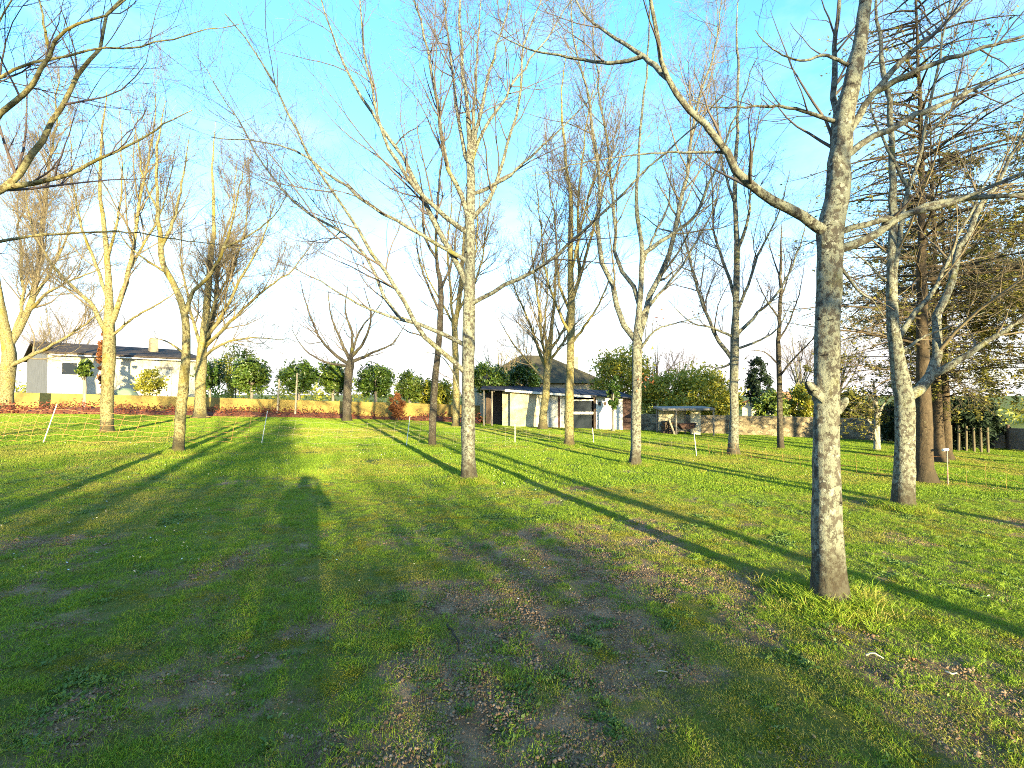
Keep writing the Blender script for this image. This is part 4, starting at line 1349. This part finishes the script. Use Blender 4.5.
# left open bay
for x_ in (484, 492):
    MB().bar((sxp(x_), 0.0, low), (sxp(x_), 0.0, eave(x_) - .02), 0.055, 8).build('post', M['old_wood'], shed)
MB().box(sxp(484), sxp(510), 2.2, 2.3, low, eave(500) - 0.1).build('back_wall', M['dark_wood'], shed)
MB().box(sxp(510), sxp(631), 3.6, 3.7, low, roof_r).build('back_wall', M['dark_wood'], shed)
MB().box(sxp(631) - 0.05, sxp(631.4), 0.055, 3.6, low, roof_r - 0.06).build('side_wall', M['red_wood'], shed)
rfm = link('roof', None, shed)
xl, xr = sxp(481), sxp(634)
zl, zr = roof_l, roof_r
MB().hexa([(xl, -0.35, zl - .04), (xr, -0.35, zr - .04), (xr, 3.9, zr + .35), (xl, 3.9, zl + .35),
           (xl, -0.35, zl + .03), (xr, -0.35, zr + .03), (xr, 3.9, zr + .42), (xl, 3.9, zl + .42)]).build('roof_sheet', M['slate'], rfm)
for k in range(16):
    xa = xl + (xr - xl) * (k + 0.5) / 16
    za = zl + (zr - zl) * (k + 0.5) / 16
    MB().bar((xa, -0.34, za + .035), (xa, 3.88, za + .425), 0.025, 5).build('roof_batten', M['slate'], rfm)
MB().hexa([(sxp(505), -0.39, zl - .16), (sxp(590), -0.39, eave(590) - .14), (sxp(590), -0.353, eave(590) - .14), (sxp(505), -0.353, zl - .16),
           (sxp(505), -0.39, zl - .02), (sxp(590), -0.39, eave(590) - .02), (sxp(590), -0.353, eave(590) - .02), (sxp(505), -0.353, zl - .02)]).build('fascia', M['white_paint'], rfm)

# ------------------------------------------------------------------ log shelter
LD = 27.0
lg = gz(at(686, 430, LD)[0], LD)


def lx(px):
    return float(at(px, 420, LD)[0])


def lz(py):
    return float(at(686, py, LD)[2]) - lg


sh = thing('log_shelter', 'small open log shelter with flat roof, thin posts and cream side panel', 'shelter', (0, LD, lg))
MB().hexa([(lx(661), -0.3, lz(410.5)), (lx(713), -0.3, lz(410)), (lx(713), 1.5, lz(408.5)), (lx(661), 1.5, lz(409)),
           (lx(661), -0.3, lz(408.5)), (lx(713), -0.3, lz(408)), (lx(713), 1.5, lz(406.5)), (lx(661), 1.5, lz(407))]).build('roof', M['old_wood'], sh)
for x_, y_ in ((675, -0.2), (712, -0.2), (664, 1.3), (689, 0.6)):
    MB().bar((lx(x_), y_, -0.2), (lx(x_), y_, lz(410)), 0.045, 7).build('post', M['old_wood'], sh)
MB().box(lx(694), lx(704), 0.5, 0.56, -0.2, lz(410)).build('side_panel', M['cream_panel'], sh)
MB().box(lx(666), lx(693.8), 1.35, 1.4, 0.1, lz(411)).build('back_panel', M['cream_panel'], sh)
MB().bar((lx(668), -0.1, lz(418)), (lx(674), -0.25, -0.1), 0.05, 6).build('brace', M['pale_wood'], sh)
lc = np.array([[lx(x_), 0.4] for x_ in (667, 669.5, 672)])
LOGS = 'logs stacked in the open shelter'
rng = np.random.default_rng(9)
for r_ in range(4):
    for k in range(4 - r_ // 2):
        x_ = lx(667) + 0.19 * k + 0.09 * (r_ % 2)
        o = MB().bar((0, -0.35, 0), (0, 0.35, 0.01), 0.09, 8).build('log', M['dark_wood'], None, (x_, LD + 0.75 + rng.normal(0, .02), lg + 0.1 + 0.165 * r_))
        tag(o, 'dark round log stacked under the shelter roof', 'log', LOGS)
# wheelbarrow parked under the shelter
wb = thing('wheelbarrow', 'rusty red wheelbarrow parked under the shelter roof', 'wheelbarrow', (lx(686), LD - 0.05, lg))
tray = [(-0.28, -0.26, 0.32), (0.30, -0.26, 0.36), (0.30, 0.26, 0.36), (-0.28, 0.26, 0.32), (-0.48, -0.34, 0.60), (0.44, -0.34, 0.64), (0.44, 0.34, 0.64), (-0.48, 0.34, 0.60)]
MB().poly(tray, [(0, 3, 2, 1), (0, 1, 5, 4), (1, 2, 6, 5), (2, 3, 7, 6), (3, 0, 4, 7)]).build('tray', M['red_wood'], wb)
a_ = np.arange(16) * 2 * math.pi / 16
ringp = np.stack([-0.62 + 0.17 * np.cos(np.append(a_, a_[0])), np.zeros(17), 0.19 + 0.17 * np.sin(np.append(a_, a_[0]))], 1)
v, f = tubes(ringp[None], np.full((1, 17), 0.04), 7)
whl = link('wheel', mesh_np('wheel', v, f, M['black']), wb)
MB().bar((-0.62, -0.07, 0.19), (-0.62, 0.07, 0.19), 0.03, 8).build('hub', M['old_wood'], whl)
for s_ in (-1, 1):
    MB().bar((-0.62, 0.09 * s_, 0.19), (0.85, 0.3 * s_, 0.52), 0.02, 6).build('handle', M['old_wood'], wb)
    MB().bar((0.25, 0.2 * s_, 0.36), (0.32, 0.24 * s_, -0.02), 0.02, 6).build('leg', M['old_wood'], wb)

# ------------------------------------------------------------------ poultry netting with leaning white posts
posts = [((-40, 441), (-30, 402), M['plastic_white'], 'white plastic netting post'), ((42, 443), (57, 404), M['plastic_white'], None),
         ((261, 444), (267.5, 411), M['plastic_white'], None), ((406, 446), (410, 416), M['plastic_white'], None),
         ((515, 443), (515, 424), M['plastic_white'], None), ((594, 443), (592.5, 428), M['plastic_white'], None),
         ((697, 456), (694, 433), M['plastic_white'], None), ((948, 485), (947, 449), M['pink_plastic'], None),
         ((1075, 500), (1073, 462), M['pink_plastic'], None)]
nf = thing('netting_fence', 'sagging orange netting fence on leaning thin posts strung across the lawn', 'fence', on_ground(515, 443))
n0 = np.array(nf.location)
PP = []
for (b, t_, mat, _) in posts:
    p = on_ground(*b)
    q = at(t_[0], t_[1], p[1] - 0.05)
    MB().bar(p - n0 + np.array([0, 0, -0.1]), q - n0, 0.012, 8, 0.010).build('post', mat, nf)
    PP.append((p, q))
MB().bar(PP[7][1] - n0 + np.array([-0.12, -0.03, -0.02]), PP[7][1] - n0 + np.array([0.02, 0, -0.01]), 0.03, 6).build('insulator', M['plastic_white'], nf)
for (p, q), (p2, q2) in zip(PP[:-1], PP[1:]):
    Ls = np.linalg.norm(p2 - p)
    heavy = p[0] < -9
    nv = max(6, int(Ls / 0.42))
    nh = 6 if heavy else 4
    s_ = np.linspace(0, 1, nv + 1)
    lines, rad = [], []
    sag = (0.10 if heavy else 0.14) * Ls / 5
    top = 0.86 if heavy else 0.8

    def net_pt(u, h):
        b = p + (p2 - p) * u
        b = b.copy(); b[2] = gz(b[0], b[1]) + 0.02
        t2 = q + (q2 - q) * u
        lean = b + (t2 - b) * h * top
        lean[2] -= sag * math.sin(math.pi * u) * h + 0.03 * math.sin(u * 37 + h * 9)
        return lean - n0
    rr = 0.0042 if heavy else 0.0022
    for j in range(nh):
        h = (j + 0.15) / (nh - 0.85)
        lines.append(np.array([net_pt(u, h) for u in np.linspace(0, 1, 24)]))
    V1, F1 = tubes(np.array(lines), np.full((len(lines), 24), rr), 4)
    vert = np.array([[net_pt(u, h) for h in np.linspace(0.13, 1.0, 24)] for u in s_[1:-1]])
    V2, F2 = tubes(vert, np.full((len(vert), 24), rr * 0.9), 4)
    o = link('netting', mesh_np('netting', np.vstack([V1, V2]), np.vstack([F1, F2 + len(V1)]), M['net'] if heavy or p[0] > 4 else M['pale_wood']), nf)
    o['kind'] = 'stuff'

# ------------------------------------------------------------------ grass: clumps of blades over the lawn
def clump(name, n, radius, h0, h1, width, mat, seed, lean=0.5, broad=False):
    rng = np.random.default_rng(seed)
    r_ = radius * np.sqrt(rng.random(n)); a = rng.uniform(0, 6.283, n)
    base = np.stack([r_ * np.cos(a), r_ * np.sin(a), np.full(n, -0.006)], 1)
    d = np.stack([rng.normal(0, lean, n), rng.normal(0, lean, n), np.ones(n)], 1)
    d /= np.linalg.norm(d, axis=1, keepdims=True)
    h = rng.uniform(h0, h1, (n, 1))
    b2 = rng.normal(0, 0.35, (n, 3)); b2[:, 2] = -0.25
    s = np.cross(d, rng.normal(0, 1, (n, 3))); s /= np.linalg.norm(s, axis=1, keepdims=True)
    w = width * rng.uniform(0.7, 1.3, (n, 1))
    mid = base + d * h * 0.55
    tip = base + (d + b2 * 0.5) * h
    if broad:
        v = np.stack([base, base, mid - s * w * 2.4, mid + s * w * 2.4, tip], 1)
    else:
        v = np.stack([base - s * w, base + s * w, mid - s * w * 0.8, mid + s * w * 0.8, tip], 1)
    v = v.reshape(-1, 3)
    i = np.arange(n)[:, None] * 5
    f = np.concatenate([i + np.array([[0, 1, 3]]), i + np.array([[0, 3, 2]]), i + np.array([[2, 3, 4]])], 0)
    return mesh_np(name, v, f, mat, False)


def scatter(name, label, pts, scl, rot, which, meshes):
    """one object: clump meshes set on the given points by a geometry-nodes tree"""
    lib = bpy.data.collections.new(name + '_clumps')
    for k, me_ in enumerate(meshes):
        lib.objects.link(bpy.data.objects.new('%s_%02d' % (name, k), me_))
    me_ = bpy.data.meshes.new(name)
    me_.vertices.add(len(pts))
    me_.vertices.foreach_set('co', np.ascontiguousarray(pts, np.float32).ravel())
    for an, typ, val in (('scl', 'FLOAT', scl), ('rot', 'FLOAT', rot)):
        me_.attributes.new(an, typ, 'POINT').data.foreach_set('value', np.asarray(val, np.float32))
    me_.attributes.new('which', 'INT', 'POINT').data.foreach_set('value', np.asarray(which, np.int32))
    o = link(name, me_)
    o['kind'], o['label'] = 'stuff', label
    ng = bpy.data.node_groups.new(name, 'GeometryNodeTree')
    ng.interface.new_socket('Geometry', in_out='INPUT', socket_type='NodeSocketGeometry')
    ng.interface.new_socket('Geometry', in_out='OUTPUT', socket_type='NodeSocketGeometry')
    n = ng.nodes
    gi, go = n.new('NodeGroupInput'), n.new('NodeGroupOutput')
    ci = n.new('GeometryNodeCollectionInfo')
    ci.inputs['Collection'].default_value = lib
    ci.inputs['Separate Children'].default_value = True
    ci.inputs['Reset Children'].default_value = True
    ip = n.new('GeometryNodeInstanceOnPoints')
    ip.inputs['Pick Instance'].default_value = True

    def attr(nm, dt):
        a = n.new('GeometryNodeInputNamedAttribute')
        a.data_type = dt
        a.inputs['Name'].default_value = nm
        return a.outputs[0]
    cb = n.new('ShaderNodeCombineXYZ')
    ng.links.new(attr('rot', 'FLOAT'), cb.inputs[2])
    ng.links.new(gi.outputs[0], ip.inputs['Points'])
    ng.links.new(ci.outputs[0], ip.inputs['Instance'])
    ng.links.new(attr('which', 'INT'), ip.inputs['Instance Index'])
    ng.links.new(cb.outputs[0], ip.inputs['Rotation'])
    ng.links.new(attr('scl', 'FLOAT'), ip.inputs['Scale'])
    ng.links.new(ip.outputs[0], go.inputs[0])
    md = o.modifiers.new('scatter', 'NODES')
    md.node_group = ng
    return o


def wedge(n, d0, d1, rng, power=1.0, side=1.12):
    """points on the part of the lawn in and just beside the view"""
    y = d0 + (d1 - d0) * rng.random(n) ** power
    x = rng.uniform(-1, 1, n) * (y * side + 1.2)
    return x, y


def surf(x, y):
    z = ground_z(x, y)
    nr = np.exp(-(np.hypot(x, y - 3) / 9) ** 2)
    return z + nr * (fbm(x * 6, y * 6, 3, 3) - 0.5) * 0.03 - soil_mask(x, y) * nr * 0.015


rng = np.random.default_rng(21)
near_clumps = [clump('tuft_a', 34, 0.07, 0.018, 0.05, 0.0017, M['grass'], 1), clump('tuft_b', 30, 0.065, 0.025, 0.07, 0.0018, M['grass'], 2, 0.65),
               clump('tuft_c', 40, 0.075, 0.012, 0.038, 0.0016, M['grass'], 3, 0.8), clump('tuft_d', 34, 0.07, 0.012, 0.04, 0.0018, M['grass_yellow'], 4, 0.8),
               clump('tuft_e', 16, 0.05, 0.02, 0.045, 0.004, M['weed'], 5, 0.9, True),
               clump('tuft_f', 70, 0.07, 0.006, 0.02, 0.0022, M['moss'], 6, 0.9), clump('tuft_g', 22, 0.08, 0.02, 0.06, 0.0014, M['straw'], 7, 1.8),
               clump('tuft_h', 60, 0.075, 0.008, 0.026, 0.0018, M['grass'], 8, 1.0)]
x_, y_ = wedge(88000, 1.3, 11.5, rng, 0.85)
sm = soil_mask(x_, y_)
keep = rng.random(len(x_)) > np.clip(sm * 0.95 - 0.12, 0, 0.74)
x_, y_ = x_[keep], y_[keep]
patch = fbm(x_ * 0.9 + 7, y_ * 0.9, 51, 4)
u = rng.random(len(x_))
fine = fbm(x_ * 3.1 + 2, y_ * 3.1, 57, 3)
weeds = fbm(x_ * 2.2 + 31, y_ * 2.2, 59, 3)
which = np.where(u < 0.2, 0, np.where(u < 0.38, 1, np.where(u < 0.66, 2, 7)))
which = np.where(patch + 0.3 * (u - 0.5) > 0.58, 3, which)
which = np.where(fine + 0.2 * (rng.random(len(x_)) - 0.5) > 0.62, 5, which)
which = np.where((weeds + 0.15 * (rng.random(len(x_)) - 0.5) > 0.74) | (u > 0.988), 4, which)
which = np.where(rng.random(len(x_)) < 0.05 + 0.22 * np.clip(soil_mask(x_, y_), 0, 1), 6, which)
sc_ = rng.uniform(0.5, 1.0, len(x_)) * (0.75 + 0.6 * fbm(x_ * 1.3, y_ * 1.3, 61, 3))
scatter('lawn_grass', 'short uneven lawn grass and weeds', np.stack([x_, y_, surf(x_, y_)], 1), sc_, rng.uniform(0, 6.28, len(x_)), which, near_clumps)

far_clumps = [clump('far_a', 150, 0.26, 0.02, 0.06, 0.004, M['grass'], 11), clump('far_b', 150, 0.26, 0.03, 0.075, 0.004, M['grass'], 12, 0.6),
              clump('far_c', 150, 0.26, 0.02, 0.055, 0.004, M['grass_yellow'], 13, 0.7)]
x_, y_ = wedge(34000, 9.5, 46, rng, 0.8)
patch = fbm(x_ * 0.35 + 9, y_ * 0.35, 53, 4)
u = rng.random(len(x_))
which = np.where(patch + 0.3 * (u - 0.5) > 0.62, 2, np.where(u < 0.5, 0, 1))
sc_ = rng.uniform(0.8, 1.3, len(x_))
scatter('lawn_grass', 'lawn grass further off towards the walls', np.stack([x_, y_, ground_z(x_, y_)], 1), sc_, rng.uniform(0, 6.28, len(x_)), which, far_clumps)

# crumbs of earth and small seedlings on the bare patches
def crumbs(name, n, radius, size, mat, seed):
    rng = np.random.default_rng(seed)
    r_ = radius * np.sqrt(rng.random(n)); a = rng.uniform(0, 6.283, n)
    c = np.stack([r_ * np.cos(a), r_ * np.sin(a), rng.uniform(-0.2, 0.25, n) * size], 1)
    oct_ = np.array([(1, 0, 0), (0, 1, 0), (-1, 0, 0), (0, -1, 0), (0, 0, .75), (0, 0, -.75)], float)
    v = c[:, None] + oct_[None] * (size * rng.uniform(0.3, 1.2, (n, 1, 1))) * rng.uniform(0.6, 1.3, (n, 6, 1))
    fc = np.array([(0, 1, 4), (1, 2, 4), (2, 3, 4), (3, 0, 4), (1, 0, 5), (2, 1, 5), (3, 2, 5), (0, 3, 5)])
    f = (np.arange(n)[:, None, None] * 6 + fc[None]).reshape(-1, 3)
    return mesh_np(name, v.reshape(-1, 3), f, mat, False)


M['earth'] = leafy('earth_crumbs', [(0, (0.07, 0.042, 0.025)), (0.5, (0.18, 0.115, 0.068)), (1, (0.33, 0.235, 0.15))], 0.95, 0.0, 0.1)
x_, y_ = wedge(60000, 1.3, 8.0, rng, 0.8)
sm = soil_mask(x_, y_)
k_ = rng.random(len(x_)) < np.clip(sm * 1.3 - 0.2, 0, 0.75)
x_, y_ = x_[k_][:14000], y_[k_][:14000]
scatter('soil_crumbs', 'crumbs of earth and dead stalks on the bare patches', np.stack([x_, y_, surf(x_, y_) + 0.002], 1), rng.uniform(0.5, 1.3, len(x_)),
        rng.uniform(0, 6.28, len(x_)), np.where(rng.random(len(x_)) < 0.72, rng.integers(0, 2, len(x_)), 2),
        [crumbs('crumb_a', 16, 0.07, 0.007, M['earth'], 1), crumbs('crumb_b', 9, 0.07, 0.012, M['earth'], 2), clump('crumb_c', 14, 0.07, 0.01, 0.05, 0.0013, M['straw'], 3, 2.6)])
x_, y_ = wedge(70000, 1.3, 8.0, rng, 0.8)
sm = soil_mask(x_, y_)
k_ = rng.random(len(x_)) < np.clip(sm - 0.15, 0, 0.6) * np.clip((fbm(x_ * 4.5, y_ * 4.5, 83, 3) - 0.35) * 4, 0, 1)
x_, y_ = x_[k_][:13000], y_[k_][:13000]
scatter('sparse_grass', 'thin seedling grass and moss returning on the bare patches', np.stack([x_, y_, surf(x_, y_)], 1), rng.uniform(0.35, 0.8, len(x_)),
        rng.uniform(0, 6.28, len(x_)), np.array([0, 2, 3, 5, 5, 7])[rng.integers(0, 6, len(x_))], [c_.copy() for c_ in near_clumps])

# long uncut grass round the trunk feet
tall = [clump('foot_a', 30, 0.06, 0.05, 0.13, 0.0022, M['grass'], 15, 0.5), clump('foot_b', 30, 0.06, 0.04, 0.11, 0.0022, M['grass_yellow'], 16, 0.6)]
fx, fy, fs = [], [], []
for key in ('A', 'B', 'C', 'D', 'E', 'F', 'G', 'T2', 'T3', 'T6', 'K'):
    c = T[key].location
    n = 300 if key in 'ABC' else 130
    rr = 0.12 + np.abs(rng.normal(0, 0.16, n)); aa = rng.uniform(0, 6.28, n)
    fx.append(c.x + rr * np.cos(aa)); fy.append(c.y + rr * np.sin(aa)); fs.append(rng.uniform(0.7, 1.5, n))
fx, fy, fs = np.concatenate(fx), np.concatenate(fy), np.concatenate(fs)
scatter('trunk_foot_grass', 'longer grass tufts left uncut round the tree trunks', np.stack([fx, fy, surf(fx, fy)], 1), fs, rng.uniform(0, 6.28, len(fx)), rng.integers(0, 2, len(fx)), tall)

# daisies
n = 1500
x_, y_ = wedge(n * 4, 4.0, 24, rng, 0.8)
k_ = rng.random(len(x_)) < np.clip((fbm(x_ * 0.5 + 40, y_ * 0.5, 91, 3) - 0.42) * 3.0, 0, 1) * np.where(x_ < 1.0, 1.0, 0.25)
x_, y_ = x_[k_][:n], y_[k_][:n]
c = np.stack([x_, y_, surf(x_, y_) + 0.035], 1)
a_ = np.arange(7) * 2 * math.pi / 7
ringv = np.stack([np.cos(a_), np.sin(a_), 0.25 * np.ones(7)], 1) * 0.008
tilt = rng.normal(0, 0.35, (len(c), 1, 2))
rv = c[:, None] + ringv[None]
rv[:, :, 2] += (ringv[None, :, :2] * tilt).sum(2) - ringv[None, :, 1] * 0.6
v = np.concatenate([c[:, None], rv], 1).reshape(-1, 3)
i = np.arange(len(c))[:, None] * 8
f = np.concatenate([i + np.array([[0, 1 + j, 1 + (j + 1) % 7]]) for j in range(7)], 0)
o = link('daisies', mesh_np('daisies', v, f, M['petal'], False))
o['kind'], o['label'] = 'stuff', 'tiny white daisies dotted over the lawn'

# dead leaves lying about
x_, y_ = wedge(2600, 1.4, 14, rng, 0.8)
v, f = leaf_cloud(np.stack([x_, y_, surf(x_, y_) + 0.012], 1), 0.001, 4200, 0.012, rng, 0.85)
o = link('leaf_litter', mesh_np('leaf_litter', v, f, M['straw'], False))
o['kind'], o['label'] = 'stuff', 'scraps of dead leaf scattered in the grass'


def stick(px0, px1, r_, mat, label, lift=0.012, seed=1):
    rng = np.random.default_rng(seed)
    a, b = on_ground(*px0), on_ground(*px1)
    for p in (a, b):
        p[2] = float(surf(p[0], p[1])) + lift
    P, _ = resample([a, (a + b) / 2 + rng.normal(0, 0.015, 3), b], 9, 0.08, rng)
    P[:, 2] = np.maximum(P[:, 2], surf(P[:, 0], P[:, 1]) + lift)
    v, f = round_trunk(P - a, np.linspace(r_, r_ * 0.55, 9), 7, rng, False, 0.15)
    o = link('fallen_stick', mesh_np('fallen_stick', v, f, mat), None, tuple(a))
    return tag(o, label, 'stick')


stick((447, 628), (459, 652), 0.009, M['bark_dark'], 'thin dark stick lying on the bare mud', 0.02, 3)
stick((866, 659), (884, 662), 0.005, M['chip'], 'bleached pale stick in the grass by the lichen-spotted trunk', 0.03, 4)
stick((946, 676), (957, 678), 0.006, M['chip'], 'short pale chip of wood in the sunlit grass', 0.03, 5)
stick((912, 664), (921, 668), 0.008, M['rust_leaves'], 'small brown chip of bark between two paler ones', 0.03, 6)
stick((658, 674), (668, 675), 0.004, M['chip'], 'tiny pale splinter on the muddy slope', 0.02, 7)

# ------------------------------------------------------------------ behind the viewpoint: the hedge and tree that shade the foreground, and the person taking the picture
rng = np.random.default_rng(303)
hx0, hx1, hy = -26.0, 7.8, -12.0
n = 7000
cx_ = rng.uniform(hx0, hx1, n)
top = 3.15 + 0.5 * (fbm(cx_ * 0.5, cx_ * 0, 14, 4) - 0.5)
cen = np.stack([cx_, hy + rng.uniform(-0.6, 0.6, n), ground_z(cx_, cx_ * 0 + hy) + top * rng.random(n) ** 0.8], 1)
n2_ = 700
c2 = rng.uniform(hx0, hx1 - 0.3, n2_)
cen2 = np.stack([c2, hy + rng.uniform(-0.5, 0.5, n2_), ground_z(c2, c2 * 0 + hy) + 2.7 + 2.0 * rng.random(n2_) ** 1.4], 1)
v, f = leaf_cloud(cen, 0.3, 38000, 0.10, rng)
v_2, f_2 = leaf_cloud(cen2, 0.2, 8500, 0.085, rng)
f = np.vstack([f, f_2 + len(v)]); v = np.vstack([v, v_2])
hd = thing('boundary_hedge', 'evergreen boundary hedge behind the viewpoint shading the near lawn', 'hedge', (hx0, hy, gz(hx0, hy)))
o = link('foliage', mesh_np('foliage', v - np.array(hd.location), f, M['evergreen'], False), hd)
o['kind'] = 'stuff'
for k in range(12):
    xx = hx0 + 1.2 + (hx1 - hx0 - 2.4) * k / 11
    MB().bar((xx - hx0, 0, gz(xx, hy) - 0.1 - hd.location.z), (xx - hx0 + rng.normal(0, .1), 0, gz(xx, hy) + 1.9 - hd.location.z), 0.05, 7, 0.02).build('stem', M['bark_dark'], hd)
rng = np.random.default_rng(71)
px_, py_ = 3.7, -12.8
cy_ = thing('columnar_cypress', 'columnar cypress behind the viewpoint casting a broad shadow band', 'tree', (px_, py_, gz(px_, py_)))
n = 260
h_ = 6.0 * rng.random(n)
wr = 0.95 * np.clip(1.15 - (h_ / 6.0) ** 2, 0.12, 1)
a_ = rng.uniform(0, 6.283, n)
cen = np.stack([wr * np.cos(a_) * 0.8, wr * np.sin(a_) * 0.8, 0.3 + h_], 1)
v, f = leaf_cloud(cen, 0.24, 4300, 0.10, rng)
o = link('crown', mesh_np('crown', v, f, M['dark_needles'], False), cy_); o['kind'] = 'stuff'
MB().bar((0, 0, -0.1), (0, 0, 6.2), 0.12, 9, 0.02).build('trunk', M['bark_red'], cy_)

# person
pz = gz(0, -0.42)
vs = [(0, 0, 0.98), (0, 0.0, 1.20), (0, 0.0, 1.42), (0, 0.02, 1.53), (0, 0.03, 1.63), (0, 0.03, 1.73),
      (0.23, 0, 1.42), (0.36, 0.10, 1.20), (0.10, 0.34, 1.50), (-0.23, 0, 1.42), (-0.36, 0.10, 1.20), (-0.10, 0.34, 1.50),
      (0.11, 0, 0.90), (0.13, 0.02, 0.50), (0.14, -0.02, 0.09), (0.16, 0.14, 0.04), (-0.11, 0, 0.90), (-0.13, 0.02, 0.50), (-0.14, -0.02, 0.09), (-0.16, 0.14, 0.04)]
es = [(0, 1), (1, 2), (2, 3), (3, 4), (4, 5), (2, 6), (6, 7), (7, 8), (2, 9), (9, 10), (10, 11), (0, 12), (12, 13), (13, 14), (14, 15), (0, 16), (16, 17), (17, 18), (18, 19)]
rs = [0.24, 0.23, 0.22, 0.075, 0.11, 0.09, 0.09, 0.075, 0.045, 0.09, 0.075, 0.045, 0.14, 0.11, 0.08, 0.05, 0.14, 0.11, 0.08, 0.05]
# fingers
for s_ in (1, -1):
    b = 8 if s_ == 1 else 11
    for dx, dz, ln_ in ((0.0, 0.05, 0.07), (0.0, 0.03, 0.08), (0.0, 0.01, 0.075), (0.0, -0.02, 0.06), (-0.03, 0.0, 0.05)):
        k = len(vs)
        vs.append((s_ * (0.085 + dx * 0.3), 0.365, 1.50 + dz + 0.02)); rs.append(0.010)
        vs.append((s_ * (0.085 - ln_ * 0.3), 0.385, 1.50 + dz + 0.045)); rs.append(0.009)
        es += [(b, k), (k, k + 1)]
me = bpy.data.meshes.new('person')
me.from_pydata(vs, es, [])
person = link('person', me, None, (0, -0.42, pz))
tag(person, 'person in a dark coat holding up a phone, shadow falling on the lawn', 'person')
sk = person.modifiers.new('skin', 'SKIN')
for k, r_ in enumerate(rs):
    me.skin_vertices[0].data[k].radius = (r_, r_ * (0.7 if k < 3 else 1))
me.skin_vertices[0].data[0].use_root = True
sb_ = person.modifiers.new('sub', 'SUBSURF'); sb_.levels = sb_.render_levels = 1
me.materials.append(M['coat'])
ph = MB().box(-0.075, 0.075, -0.012, -0.004, -0.037, 0.037).build('smartphone', M['black'], None, (0, -0.03, cam.location.z), 0.003)
tag(ph, 'black smartphone held up by the person in the dark coat', 'phone')
